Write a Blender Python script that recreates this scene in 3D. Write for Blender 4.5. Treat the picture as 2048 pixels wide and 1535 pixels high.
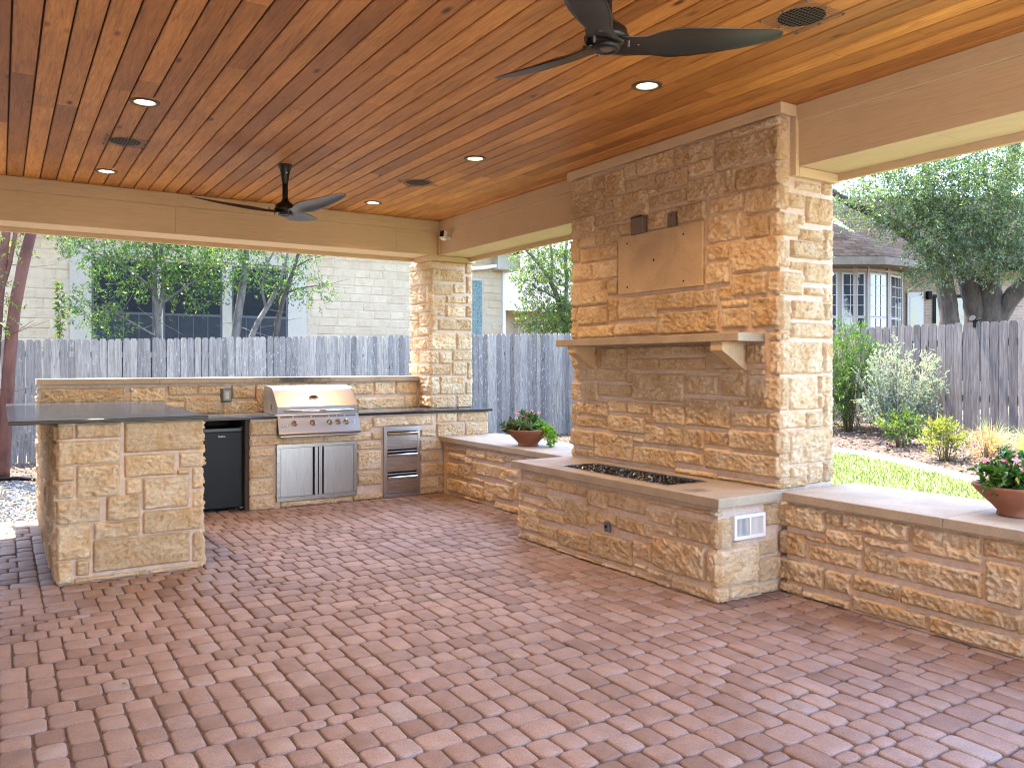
import bpy, bmesh, math, random
import numpy as np
from mathutils import Vector, Matrix, noise as mnoise

SC = bpy.context.scene
COL = SC.collection
for _o in list(bpy.data.objects):
    bpy.data.objects.remove(_o)
R = math.radians

# ------------------------------------------------------------------ camera, sky, sun, exposure
cam_d = bpy.data.cameras.new('camera')
cam = bpy.data.objects.new('camera', cam_d)
COL.objects.link(cam)
cam.location = (0, 0, 1.5)
cam.rotation_euler = (R(90), 0, -0.566)
cam_d.sensor_width = 36
cam_d.lens = 36 * 1611.6 / 2048
cam_d.shift_y = -(767.5 - 728.8) / 2048
cam_d.clip_start = 0.05
cam_d.clip_end = 2000
SC.camera = cam

SUN_EL, SUN_AZ = 69.0, -9.0           # azimuth from +Y towards +X
world = bpy.data.worlds.new('World')
SC.world = world
world.use_nodes = True
wn = world.node_tree.nodes
wl = world.node_tree.links
bg = wn.get('Background') or wn.new('ShaderNodeBackground')
sky = wn.new('ShaderNodeTexSky')
sky.sky_type = 'NISHITA'
sky.sun_disc = False
sky.sun_elevation = R(SUN_EL)
sky.sun_rotation = R(SUN_AZ)
sky.altitude = 200
sky.air_density = 1.0
sky.dust_density = 1.2
sky.ozone_density = 1.0
wl.new(sky.outputs[0], bg.inputs['Color'])
bg.inputs['Strength'].default_value = 0.15
sun_d = bpy.data.lights.new('sun', 'SUN')
sun_d.energy = 2.6
sun_d.angle = R(0.55)
sun_d.color = (1.0, 0.94, 0.84)
sun = bpy.data.objects.new('sun', sun_d)
COL.objects.link(sun)
_sd = Vector((math.sin(R(SUN_AZ)) * math.cos(R(SUN_EL)), math.cos(R(SUN_AZ)) * math.cos(R(SUN_EL)), math.sin(R(SUN_EL))))
sun.rotation_euler = (-_sd).to_track_quat('-Z', 'Y').to_euler()
sun.location = (0, 20, 30)
SC.view_settings.view_transform = 'Standard'
SC.view_settings.look = 'None'
SC.view_settings.gamma = 1
SC.view_settings.use_curve_mapping = False
SC.view_settings.exposure = 3.9
SC.cycles.max_bounces = 10
SC.cycles.diffuse_bounces = 6
SC.cycles.glossy_bounces = 4
SC.cycles.transmission_bounces = 4
SC.cycles.transparent_max_bounces = 8
SC.cycles.caustics_reflective = False
SC.cycles.caustics_refractive = False
SC.cycles.sample_clamp_indirect = 6
SC.cycles.pixel_filter_type = 'BLACKMAN_HARRIS'
SC.cycles.filter_width = 1.1
LAMP_POWER = 11.0

# ------------------------------------------------------------------ mesh helpers
def rng(seed):
    return random.Random(seed)

class MB:
    """collects vertices and faces, becomes one mesh"""
    def __init__(s):
        s.v, s.f, s.sm = [], [], []
    def add(s, vs, fs, smooth=False):
        b = len(s.v)
        s.v.extend([tuple(p) for p in vs])
        for f in fs:
            s.f.append(tuple(i + b for i in f))
            s.sm.append(smooth)
        return s
    def box(s, x0, x1, y0, y1, z0, z1, ch=0.0):
        if ch <= 0:
            vs = [(x, y, z) for z in (z0, z1) for y in (y0, y1) for x in (x0, x1)]
            return s.add(vs, [(0, 2, 3, 1), (4, 5, 7, 6), (0, 1, 5, 4), (1, 3, 7, 5), (3, 2, 6, 7), (2, 0, 4, 6)])
        bm = bmesh.new()
        bmesh.ops.create_cube(bm, size=1)
        for v in bm.verts:
            v.co = Vector((x0 + (v.co.x + .5) * (x1 - x0), y0 + (v.co.y + .5) * (y1 - y0), z0 + (v.co.z + .5) * (z1 - z0)))
        bmesh.ops.bevel(bm, geom=list(bm.edges), offset=ch, segments=2, affect='EDGES', profile=.5)
        s.bm(bm)
        return s
    def bm(s, bm, smooth=False, mat=None):
        bm.verts.ensure_lookup_table()
        vs = [(mat @ v.co if mat else v.co) for v in bm.verts]
        s.add(vs, [[v.index for v in f.verts] for f in bm.faces], smooth)
        bm.free()
        return s
    def prism(s, poly, axis, a0, a1, smooth=False):
        """poly: 2-D points in the two other axes (in xyz order), extruded along axis"""
        n = len(poly)
        def mk(p, a):
            if axis == 'x': return (a, p[0], p[1])
            if axis == 'y': return (p[0], a, p[1])
            return (p[0], p[1], a)
        vs = [mk(p, a0) for p in poly] + [mk(p, a1) for p in poly]
        fs = [tuple(range(n)), tuple(range(2 * n - 1, n - 1, -1))]
        b = len(s.v)
        s.add(vs, fs, False)
        for i in range(n):
            j = (i + 1) % n
            s.f.append((b + i, b + n + i, b + n + j, b + j)); s.sm.append(smooth)
        return s
    def tube(s, pts, rad, seg=8, cap=True, smooth=True, rough=0, seed=0):
        pts = [Vector(p) for p in pts]
        n = len(pts)
        if not hasattr(rad, '__len__'): rad = [rad] * n
        r = rng(seed)
        vs = []
        up = None
        for i, p in enumerate(pts):
            d = (pts[min(i + 1, n - 1)] - pts[max(i - 1, 0)]).normalized()
            if up is None:
                up = Vector((0, 0, 1)) if abs(d.z) < .9 else Vector((1, 0, 0))
            a = d.cross(up).normalized(); b = a.cross(d).normalized(); up = b
            for k in range(seg):
                t = 2 * math.pi * k / seg
                rr = rad[i] * (1 + rough * (r.random() - .5))
                vs.append(p + a * math.cos(t) * rr + b * math.sin(t) * rr)
        fs = []
        for i in range(n - 1):
            for k in range(seg):
                k2 = (k + 1) % seg
                fs.append((i * seg + k, i * seg + k2, (i + 1) * seg + k2, (i + 1) * seg + k))
        b = len(s.v)
        s.add(vs, fs, smooth)
        if cap:
            s.f.append(tuple(b + k for k in range(seg))[::-1]); s.sm.append(False)
            s.f.append(tuple(b + (n - 1) * seg + k for k in range(seg))); s.sm.append(False)
        return s
    def lathe(s, prof, c=(0, 0, 0), seg=24, smooth=True):
        """prof: (radius, z) pairs turned about a vertical axis through c"""
        vs, fs = [], []
        for r, z in prof:
            for k in range(seg):
                t = 2 * math.pi * k / seg
                vs.append((c[0] + r * math.cos(t), c[1] + r * math.sin(t), c[2] + z))
        for i in range(len(prof) - 1):
            for k in range(seg):
                k2 = (k + 1) % seg
                fs.append((i * seg + k, i * seg + k2, (i + 1) * seg + k2, (i + 1) * seg + k))
        s.add(vs, fs, smooth)
        return s
    def cyl(s, p0, p1, r, seg=12, smooth=True):
        return s.tube([p0, p1], r, seg, True, smooth)

WPOS = {}
def wpos(o):
    return WPOS.get(o.name, Vector((0, 0, 0)))

def obj(name, mb, mat, parent=None, local=False, kind=None, recalc=True):
    me = bpy.data.meshes.new(name)
    off = Vector((0, 0, 0)) if (local or parent is None) else wpos(parent)
    vs = [(x - off.x, y - off.y, z - off.z) for x, y, z in mb.v] if off.length else mb.v
    me.from_pydata(vs, [], mb.f)
    me.polygons.foreach_set('use_smooth', mb.sm)
    if recalc:
        bm = bmesh.new(); bm.from_mesh(me)
        bmesh.ops.recalc_face_normals(bm, faces=bm.faces)
        bm.to_mesh(me); bm.free()
    me.materials.append(mat)
    me.update()
    return link(name, me, parent, kind)

def link(name, me, parent=None, kind=None, loc=None):
    o = bpy.data.objects.new(name, me)
    COL.objects.link(o)
    if parent is not None:
        o.parent = parent
        WPOS[o.name] = wpos(parent)
    if loc is not None: o.location = loc
    if kind: o['kind'] = kind
    return o

def np_mesh(name, V, Fc, mat, smooth=False):
    """V (n,3), Fc (m,k): fast mesh from arrays"""
    me = bpy.data.meshes.new(name)
    V = np.asarray(V, dtype=np.float32); Fc = np.asarray(Fc, dtype=np.int32)
    k = Fc.shape[1]
    me.vertices.add(len(V)); me.vertices.foreach_set('co', V.ravel())
    me.loops.add(Fc.size); me.loops.foreach_set('vertex_index', Fc.ravel())
    me.polygons.add(len(Fc))
    me.polygons.foreach_set('loop_start', np.arange(len(Fc), dtype=np.int32) * k)
    try:
        me.polygons.foreach_set('loop_total', np.full(len(Fc), k, dtype=np.int32))
    except Exception:
        pass
    me.polygons.foreach_set('use_smooth', np.full(len(Fc), smooth, dtype=bool))
    me.materials.append(mat)
    me.update(calc_edges=True)
    return me

def thing(name, label, cat, loc=(0, 0, 0), rotz=0, group=None):
    o = bpy.data.objects.new(name, None)
    COL.objects.link(o)
    o.empty_display_size = .1
    o.location = loc
    o.rotation_euler = (0, 0, rotz)
    WPOS[o.name] = Vector(loc)
    tag(o, label, cat, group)
    return o

def tag(o, label, cat, group=None, kind=None):
    o['label'] = label
    o['category'] = cat
    if group: o['group'] = group
    if kind: o['kind'] = kind
    return o

def structure(o, label=None):
    o['kind'] = 'structure'
    if label: o['label'] = label
    return o

# ------------------------------------------------------------------ materials
def new_mat(name):
    m = bpy.data.materials.new(name)
    m.use_nodes = True
    nt = m.node_tree
    b = nt.nodes.get('Principled BSDF')
    return m, nt, nt.nodes, nt.links, b

def N(ns, t, **kw):
    n = ns.new(t)
    for k, v in kw.items(): setattr(n, k, v)
    return n

def coords(ns, ls, stretch=(1, 1, 1), jitter=True, obj_space=False):
    """world (or object) position, stretched, shifted by a random amount per object"""
    if obj_space:
        src = N(ns, 'ShaderNodeTexCoord').outputs['Object']
    else:
        src = N(ns, 'ShaderNodeNewGeometry').outputs['Position']
    if jitter:
        oi = N(ns, 'ShaderNodeObjectInfo')
        sc_ = N(ns, 'ShaderNodeVectorMath', operation='SCALE')
        sc_.inputs[0].default_value = (37.1, 51.7, 23.3)
        ls.new(oi.outputs['Random'], sc_.inputs['Scale'])
        ad = N(ns, 'ShaderNodeVectorMath', operation='ADD')
        ls.new(src, ad.inputs[0]); ls.new(sc_.outputs[0], ad.inputs[1])
        src = ad.outputs[0]
    mp = N(ns, 'ShaderNodeVectorMath', operation='MULTIPLY')
    mp.inputs[1].default_value = stretch
    ls.new(src, mp.inputs[0])
    return mp.outputs[0]

def noise_n(ns, ls, vec, scale, detail=4, rough=.55, dist=0):
    n = N(ns, 'ShaderNodeTexNoise')
    n.inputs['Scale'].default_value = scale
    n.inputs['Detail'].default_value = detail
    n.inputs['Roughness'].default_value = rough
    n.inputs['Distortion'].default_value = dist
    ls.new(vec, n.inputs['Vector'])
    return n.outputs['Fac'] if 'Fac' in n.outputs else n.outputs[0]

def ramp(ns, ls, fac, stops, interp='LINEAR'):
    r = N(ns, 'ShaderNodeValToRGB')
    r.color_ramp.interpolation = interp
    while len(r.color_ramp.elements) < len(stops):
        r.color_ramp.elements.new(.5)
    for e, (p, c) in zip(r.color_ramp.elements, stops):
        e.position = p
        e.color = (c[0], c[1], c[2], 1) if hasattr(c, '__len__') else (c, c, c, 1)
    ls.new(fac, r.inputs[0])
    return r.outputs[0]

def mix(ns, ls, fac, a, b, mode='MIX'):
    m = N(ns, 'ShaderNodeMixRGB', blend_type=mode)
    for i, x in ((0, fac), (1, a), (2, b)):
        if hasattr(x, 'is_output') or isinstance(x, bpy.types.NodeSocket): ls.new(x, m.inputs[i])
        elif i == 0: m.inputs[0].default_value = x
        else: m.inputs[i].default_value = (x[0], x[1], x[2], 1)
    return m.outputs[0]

def math_n(ns, ls, op, a, b=0.5):
    m = N(ns, 'ShaderNodeMath', operation=op)
    for i, x in ((0, a), (1, b)):
        if isinstance(x, bpy.types.NodeSocket): ls.new(x, m.inputs[i])
        else: m.inputs[i].default_value = x
    return m.outputs[0]

def rand_out(ns, ls):
    """random per object plus random per loose piece of a joined mesh"""
    oi = N(ns, 'ShaderNodeObjectInfo'); ge = N(ns, 'ShaderNodeNewGeometry')
    return math_n(ns, ls, 'FRACT', math_n(ns, ls, 'ADD', oi.outputs['Random'], ge.outputs['Random Per Island']), 0)

def bump(ns, ls, height, b, strength=.5, dist=.01, prev=None):
    bn = N(ns, 'ShaderNodeBump')
    bn.inputs['Strength'].default_value = strength
    bn.inputs['Distance'].default_value = dist
    ls.new(height, bn.inputs['Height'])
    if prev is not None: ls.new(prev, bn.inputs['Normal'])
    if b is not None: ls.new(bn.outputs[0], b.inputs['Normal'])
    return bn.outputs[0]

def plain(name, col, rough=.5, metal=0.0, noise_amt=.12, nscale=25, bstr=.0, bdist=.002):
    m, nt, ns, ls, b = new_mat(name)
    v = coords(ns, ls)
    f = noise_n(ns, ls, v, nscale, 5)
    lo = [c * (1 - noise_amt) for c in col]; hi = [min(1, c * (1 + noise_amt)) for c in col]
    ls.new(ramp(ns, ls, f, [(.3, lo), (.7, hi)]), b.inputs['Base Color'])
    b.inputs['Roughness'].default_value = rough
    b.inputs['Metallic'].default_value = metal
    if bstr: bump(ns, ls, noise_n(ns, ls, v, nscale * 4, 6), b, bstr, bdist)
    return m

def limestone(name, a, bcol, stain, bs=1.0, var=1.0):
    m, nt, ns, ls, b = new_mat(name)
    v = coords(ns, ls)
    big = noise_n(ns, ls, v, 5.5, 6, .62, .4)
    fine = noise_n(ns, ls, v, 42, 8, .72)
    col = ramp(ns, ls, big, [(.30, stain), (.46, a), (.66, bcol)])
    rnd = rand_out(ns, ls)
    tint = ramp(ns, ls, rnd, [(q, tuple(1 + (k - 1) * var for k in t3)) for q, t3 in ((0, (.86, .82, .76)), (.35, (1, .97, .93)), (.7, (1.03, 1.03, 1.03)), (1, (1.16, 1.14, 1.09)))])
    col = mix(ns, ls, 1, col, tint, 'MULTIPLY')
    col = mix(ns, ls, 1, col, ramp(ns, ls, fine, [(.26, tuple(1 - (1 - k) * var for k in (.62, .52, .40))), (.46, (1, 1, 1)), (.72, (1.15, 1.15, 1.13))]), 'MULTIPLY')  # fine colour contrast stands in for shading on stone chips
    pit_shade = N(ns, 'ShaderNodeTexVoronoi'); pit_shade.inputs['Scale'].default_value = 26
    ls.new(v, pit_shade.inputs['Vector'])
    pm = ramp(ns, ls, pit_shade.outputs['Distance'], [(.05, (.55, .42, .30)), (.16, (1, 1, 1))])  # dark dots put the shade of pits into the colour
    pk = ramp(ns, ls, noise_n(ns, ls, v, 9, 2), [(.56, (0, 0, 0)), (.64, (1, 1, 1))])
    col = mix(ns, ls, pk, col, mix(ns, ls, 1, col, pm, 'MULTIPLY'))
    ls.new(col, b.inputs['Base Color'])
    b.inputs['Roughness'].default_value = .92
    b.inputs['Specular IOR Level'].default_value = .2
    n1 = bump(ns, ls, noise_n(ns, ls, coords(ns, ls, (1, 1, 1.5)), 60, 8, .72, 1.0), None, 1.0 * bs, .018)
    n2 = bump(ns, ls, noise_n(ns, ls, v, 130, 5, .7), b, .6 * bs, .006, n1)
    return m

def mortar_mat(name, col):
    return plain(name, col, .95, 0, .14, 30, .5, .006)

def cut_stone(name, col, spots=()):
    m, nt, ns, ls, b = new_mat(name)
    v = coords(ns, ls)
    f = noise_n(ns, ls, v, 3.2, 6, .6, .5); g = noise_n(ns, ls, v, 70, 5, .6)
    c1 = ramp(ns, ls, f, [(.3, [c * .80 for c in col]), (.55, col), (.75, [min(1, c * 1.15) for c in col])])
    c1 = mix(ns, ls, 1, c1, ramp(ns, ls, g, [(.3, (.88, .86, .83)), (.6, (1.04, 1.04, 1.04))]), 'MULTIPLY')
    # old scorch marks: a burnt spot on the hearth, soot on the ledge behind the grill
    ge = N(ns, 'ShaderNodeNewGeometry')
    blot = noise_n(ns, ls, ge.outputs['Position'], 16, 5, .7)
    for (pt, sc_, r0, amt) in spots:
        sb = N(ns, 'ShaderNodeVectorMath', operation='SUBTRACT'); sb.inputs[1].default_value = pt
        ls.new(ge.outputs['Position'], sb.inputs[0])
        ml = N(ns, 'ShaderNodeVectorMath', operation='MULTIPLY'); ml.inputs[1].default_value = sc_
        ls.new(sb.outputs[0], ml.inputs[0])
        ln = N(ns, 'ShaderNodeVectorMath', operation='LENGTH'); ls.new(ml.outputs[0], ln.inputs[0])
        d_ = math_n(ns, ls, 'ADD', ln.outputs['Value'], math_n(ns, ls, 'MULTIPLY', math_n(ns, ls, 'SUBTRACT', blot, .5), 1.6))
        k = ramp(ns, ls, d_, [(r0 * .2, (amt, amt, amt)), (1.0, (0, 0, 0))])
        c1 = mix(ns, ls, k, c1, (.05, .035, .028))
    ls.new(c1, b.inputs['Base Color'])
    b.inputs['Roughness'].default_value = .78
    bump(ns, ls, g, b, .25, .003)
    return m

def wood_plank():
    m, nt, ns, ls, b = new_mat('stained_cedar')
    v = coords(ns, ls, (9, .55, 9))
    grain = noise_n(ns, ls, v, 6.5, 8, .62, 1.1)
    big = noise_n(ns, ls, coords(ns, ls, (1.6, .5, 1)), 2.2, 4)
    col = ramp(ns, ls, grain, [(.26, (.265, .100, .023)), (.45, (.465, .198, .049)), (.60, (.565, .256, .067)), (.78, (.650, .320, .094))])
    col = mix(ns, ls, 1, col, ramp(ns, ls, big, [(.3, (.72, .68, .66)), (.7, (1.14, 1.14, 1.12))]), 'MULTIPLY')
    rnd = rand_out(ns, ls)
    col = mix(ns, ls, 1, col, ramp(ns, ls, rnd, [(0, (.66, .59, .53)), (.4, (.93, .90, .88)), (.75, (1.04, 1.05, 1.04)), (1, (1.22, 1.23, 1.21))]), 'MULTIPLY')
    kn = N(ns, 'ShaderNodeTexVoronoi'); kn.inputs['Scale'].default_value = 1.0
    kn.inputs['Randomness'].default_value = 1.0
    ls.new(coords(ns, ls, (5.2, 2.0, 5)), kn.inputs['Vector'])
    km = ramp(ns, ls, kn.outputs['Distance'], [(.04, (.10, .07, .05)), (.075, (.5, .42, .38)), (.13, (1, 1, 1))])
    kg = ramp(ns, ls, kn.outputs['Color'], [(.50, (0, 0, 0)), (.53, (1, 1, 1))])
    col = mix(ns, ls, kg, col, mix(ns, ls, 1, col, km, 'MULTIPLY'))
    ls.new(col, b.inputs['Base Color'])
    b.inputs['Roughness'].default_value = .48
    b.inputs['Specular IOR Level'].default_value = .35
    bump(ns, ls, grain, b, .22, .003)
    return m

def painted_wood(name, col, along='x'):
    m, nt, ns, ls, b = new_mat(name)
    st = {'x': (.6, 8, 14), 'y': (8, .6, 14)}[along]
    g = noise_n(ns, ls, coords(ns, ls, st, False), 5, 7, .6, 1.6)
    big = noise_n(ns, ls, coords(ns, ls, (1, 1, 1), False), 1.5, 3)
    c = ramp(ns, ls, big, [(.3, [x * .93 for x in col]), (.7, [x * 1.05 for x in col])])
    c = mix(ns, ls, 1, c, ramp(ns, ls, g, [(.3, (.86, .84, .80)), (.5, (1, 1, 1)), (.7, (1.04, 1.03, 1.02))]), 'MULTIPLY')
    ls.new(c, b.inputs['Base Color'])
    b.inputs['Roughness'].default_value = .62
    bump(ns, ls, g, b, .4, .005)
    return m

def paver_mat():
    m, nt, ns, ls, b = new_mat('red_concrete_paver')
    v = coords(ns, ls)
    rnd = rand_out(ns, ls)
    base = ramp(ns, ls, rnd, [(0, (.185, .117, .092)), (.2, (.218, .143, .115)), (.5, (.252, .170, .139)), (.8, (.276, .193, .161)), (.95, (.258, .186, .162)), (1, (.272, .218, .198))])
    blot = noise_n(ns, ls, v, 9, 4)
    col = mix(ns, ls, 1, base, ramp(ns, ls, blot, [(.3, (.84, .82, .80)), (.7, (1.12, 1.13, 1.15))]), 'MULTIPLY')
    sp = noise_n(ns, ls, v, 150, 4, .75)
    col = mix(ns, ls, 1, col, ramp(ns, ls, sp, [(.28, (.45, .42, .42)), (.46, (.98, .98, .98)), (.60, (1.1, 1.1, 1.1)), (.76, (1.75, 1.72, 1.68))]), 'MULTIPLY')
    dirt = noise_n(ns, ls, coords(ns, ls, (1, 1, 1), False), 1.1, 3)
    col = mix(ns, ls, 1, col, ramp(ns, ls, dirt, [(.35, (.86, .85, .84)), (.65, (1.05, 1.05, 1.05))]), 'MULTIPLY')
    ls.new(col, b.inputs['Base Color'])
    b.inputs['Roughness'].default_value = .62
    b.inputs['Specular IOR Level'].default_value = .42
    n1 = bump(ns, ls, noise_n(ns, ls, v, 28, 4), None, .35, .006)
    bump(ns, ls, sp, b, .5, .0035, n1)
    return m

def fence_mat(name, a, c, white=True):
    m, nt, ns, ls, b = new_mat(name)
    v = coords(ns, ls, (14, 14, .9))
    g = noise_n(ns, ls, v, 3.2, 8, .64, .8)
    col = ramp(ns, ls, g, [(.25, [x * .55 for x in a]), (.45, a), (.62, c), (.8, [x * 1.2 for x in c])])
    rnd = rand_out(ns, ls)
    col = mix(ns, ls, 1, col, ramp(ns, ls, rnd, [(0, (.56, .55, .56)), (.3, (.88, .87, .87)), (.7, (1.04, 1.03, 1.0)), (1, (1.28, 1.25, 1.18))]), 'MULTIPLY')
    if white:
        li = noise_n(ns, ls, coords(ns, ls, (5, 5, 1.6), False), 7, 7, .72)
        gate = noise_n(ns, ls, coords(ns, ls, (1, 1, .5), False), .9, 3)
        k = math_n(ns, ls, 'MULTIPLY', ramp(ns, ls, li, [(.56, (0, 0, 0)), (.64, (1, 1, 1))]), ramp(ns, ls, gate, [(.40, (.1, .1, .1)), (.6, (.9, .9, .9))]))
        col = mix(ns, ls, k, col, (.38, .39, .37))
    kn = N(ns, 'ShaderNodeTexVoronoi'); kn.inputs['Scale'].default_value = 1
    ls.new(coords(ns, ls, (6, 6, 2.2)), kn.inputs['Vector'])
    col = mix(ns, ls, 1, col, ramp(ns, ls, kn.outputs['Distance'], [(.05, (.3, .28, .26)), (.12, (1, 1, 1))]), 'MULTIPLY')
    ls.new(col, b.inputs['Base Color'])
    b.inputs['Roughness'].default_value = .9
    b.inputs['Specular IOR Level'].default_value = .2
    bump(ns, ls, g, b, .5, .006)
    return m

def steel(name, rough=.27, along='x', col=(.45, .44, .435)):
    m, nt, ns, ls, b = new_mat(name)
    st = {'x': (1.2, 90, 260), 'z': (260, 90, 1.2)}[along]
    g = noise_n(ns, ls, coords(ns, ls, st, False), 3, 3)
    ls.new(ramp(ns, ls, g, [(.3, [x * .96 for x in col]), (.7, [x * 1.04 for x in col])]), b.inputs['Base Color'])
    b.inputs['Metallic'].default_value = 1
    ls.new(ramp(ns, ls, g, [(.3, rough * .85), (.7, rough * 1.2)]), b.inputs['Roughness'])
    bump(ns, ls, g, b, .02, .0006)
    return m

def granite():
    m, nt, ns, ls, b = new_mat('black_granite')
    v = coords(ns, ls, (1, 1, 1), False)
    f = noise_n(ns, ls, v, 260, 3, .8)
    ls.new(ramp(ns, ls, f, [(.35, (.006, .006, .007)), (.58, (.022, .022, .024)), (.72, (.10, .10, .105))]), b.inputs['Base Color'])
    b.inputs['Roughness'].default_value = .35
    b.inputs['Specular IOR Level'].default_value = .05
    # polished face: sheen grows towards grazing but stays duller than a mirror
    gl = N(ns, 'ShaderNodeBsdfGlossy'); gl.inputs['Roughness'].default_value = .10
    gl.inputs['Color'].default_value = (.80, .82, .86, 1)
    fr = N(ns, 'ShaderNodeFresnel'); fr.inputs['IOR'].default_value = 1.5
    ms = N(ns, 'ShaderNodeMixShader')
    ls.new(math_n(ns, ls, 'MULTIPLY', fr.outputs[0], .62), ms.inputs[0])
    ls.new(b.outputs[0], ms.inputs[1]); ls.new(gl.outputs[0], ms.inputs[2])
    ls.new(ms.outputs[0], ns.get('Material Output').inputs['Surface'])
    return m

def leaf_mat(name, dark, lite, gloss=.4, trans=.35, yellow=None):
    m, nt, ns, ls, b = new_mat(name)
    ge = N(ns, 'ShaderNodeNewGeometry')
    rnd = ge.outputs['Random Per Island']
    stops = [(0, dark), (.55, [(a + c) / 2 for a, c in zip(dark, lite)]), (.93, lite)]
    stops.append((1, yellow if yellow else [x * 1.15 for x in lite]))
    col = ramp(ns, ls, rnd, stops)
    clump = noise_n(ns, ls, ge.outputs['Position'], 1.6, 2)
    col = mix(ns, ls, 1, col, ramp(ns, ls, clump, [(.35, (.78, .80, .85)), (.65, (1.15, 1.12, 1.0))]), 'MULTIPLY')
    ls.new(col, b.inputs['Base Color'])
    b.inputs['Roughness'].default_value = gloss
    b.inputs['Specular IOR Level'].default_value = .5
    tr = N(ns, 'ShaderNodeBsdfTranslucent')
    tc = mix(ns, ls, 1, col, (1.5, 1.7, .55), 'MULTIPLY')
    ls.new(tc, tr.inputs['Color'])
    ms = N(ns, 'ShaderNodeMixShader'); ms.inputs[0].default_value = trans
    out = ns.get('Material Output')
    ls.new(b.outputs[0], ms.inputs[1]); ls.new(tr.outputs[0], ms.inputs[2])
    ls.new(ms.outputs[0], out.inputs['Surface'])
    return m

def bark_mat(name, a, c, scale=10, bs=.8):
    m, nt, ns, ls, b = new_mat(name)
    g = noise_n(ns, ls, coords(ns, ls, (1, 1, .35)), scale, 7, .65, .6)
    ls.new(ramp(ns, ls, g, [(.32, a), (.62, c)]), b.inputs['Base Color'])
    b.inputs['Roughness'].default_value = .9
    bump(ns, ls, g, b, bs, .02)
    return m

def shingle_mat(name, a, c):
    m, nt, ns, ls, b = new_mat(name)
    tc = N(ns, 'ShaderNodeTexCoord')
    br = N(ns, 'ShaderNodeTexBrick')
    br.inputs['Color1'].default_value = (*a, 1); br.inputs['Color2'].default_value = (*c, 1)
    br.inputs['Mortar'].default_value = (a[0] * .3, a[1] * .3, a[2] * .3, 1)
    br.inputs['Scale'].default_value = 1.0
    br.inputs['Brick Width'].default_value = .33; br.inputs['Row Height'].default_value = .145
    br.inputs['Mortar Size'].default_value = .012
    ls.new(tc.outputs['UV'], br.inputs['Vector'])
    n = noise_n(ns, ls, coords(ns, ls), 3, 5)
    ls.new(mix(ns, ls, 1, br.outputs['Color'], ramp(ns, ls, n, [(.3, (.7, .7, .7)), (.7, (1.25, 1.22, 1.2))]), 'MULTIPLY'), b.inputs['Base Color'])
    b.inputs['Roughness'].default_value = .95
    bump(ns, ls, br.outputs['Fac'], b, -.6, .012)
    return m

def emission_mat(name, col, strength):
    m, nt, ns, ls, b = new_mat(name)
    e = N(ns, 'ShaderNodeEmission')
    e.inputs[0].default_value = (*col, 1); e.inputs[1].default_value = strength
    ls.new(e.outputs[0], ns.get('Material Output').inputs['Surface'])
    return m

def glass_pane(name, col=(.02, .025, .03), rough=.05, metal=0):
    m, nt, ns, ls, b = new_mat(name)
    v = coords(ns, ls)
    ls.new(ramp(ns, ls, noise_n(ns, ls, v, 1.5, 2), [(.3, [c * .7 for c in col]), (.7, [c * 1.3 for c in col])]), b.inputs['Base Color'])
    b.inputs['Roughness'].default_value = rough
    b.inputs['Specular IOR Level'].default_value = .8
    return m

M = {}
M['stone'] = limestone('rough_limestone', (.72, .525, .325), (.80, .66, .475), (.63, .41, .205))
M['mortar'] = mortar_mat('pink_mortar', (.56, .43, .345))
M['cap'] = cut_stone('cut_limestone', (.365, .29, .205), [((3.90, 3.86, .667), (9, 9, 9), .3, .75), ((2.86, 9.17, 1.33), (1.7, 3, 5), .5, .95)])
M['slab'] = cut_stone('tan_stone_slab', (.52, .365, .215))
M['plank'] = wood_plank()
M['deck'] = plain('dark_deck', (.045, .022, .012), .9)
M['trim_x'] = painted_wood('tan_painted_board', (.58, .435, .26), 'x')
M['trim_y'] = painted_wood('tan_painted_board_side', (.58, .435, .27), 'y')
M['paver'] = paver_mat()
M['joint'] = plain('joint_sand', (.115, .080, .064), .97, 0, .3, 60, .6, .01)
M['fence'] = fence_mat('grey_weathered_picket', (.190, .170, .150), (.265, .242, .216))
M['fence2'] = fence_mat('brown_grey_picket', (.110, .088, .080), (.165, .140, .130), False)
M['steel'] = steel('brushed_steel', .27, 'x')
M['steelz'] = steel('brushed_steel_upright', .30, 'z')
M['hoodsteel'] = steel('hood_steel', .36, 'x', (.36, .35, .355))
M['chrome'] = steel('polished_steel', .10, 'x', (.72, .71, .70))
M['dark'] = plain('black_recess', (.012, .011, .011), .6)
M['dark'].node_tree.nodes['Principled BSDF'].inputs['Specular IOR Level'].default_value = .08
M['granite'] = granite()
M['fridge'] = plain('black_fridge_skin', (.008, .008, .009), .42, 0, .1, 60, .12, .001)
M['fridge'].node_tree.nodes['Principled BSDF'].inputs['Specular IOR Level'].default_value = .22
M['gasket'] = plain('grey_plastic', (.10, .10, .10), .5)
M['fan'] = plain('dark_bronze_blade', (.010, .0095, .009), .34, 0, .25, 6)
M['fanmet'] = plain('dark_bronze_metal', (.012, .011, .010), .40, .3)
M['bronze'] = plain('bronze_cover', (.15, .11, .082), .5, .3)
M['terra'] = plain('terracotta', (.265, .105, .058), .8, 0, .2, 9, .15, .003)
M['white'] = plain('white_paint', (.74, .73, .71), .45, 0, .05)
M['soil'] = plain('potting_soil', (.035, .024, .017), .97, 0, .3, 60, .8, .02)
M['mulch'] = plain('bark_mulch', (.085, .055, .042), .96, 0, .55, 40, .9, .03)
M['chip'] = plain('bark_chip', (.105, .066, .048), .95, 0, .5, 3)
M['litter'] = leaf_mat('dry_leaf_litter', (.22, .13, .075), (.42, .30, .19), .8, .15)
M['gravel'] = plain('grey_gravel', (.17, .165, .16), .92, 0, .45, 22, .8, .02)
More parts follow.
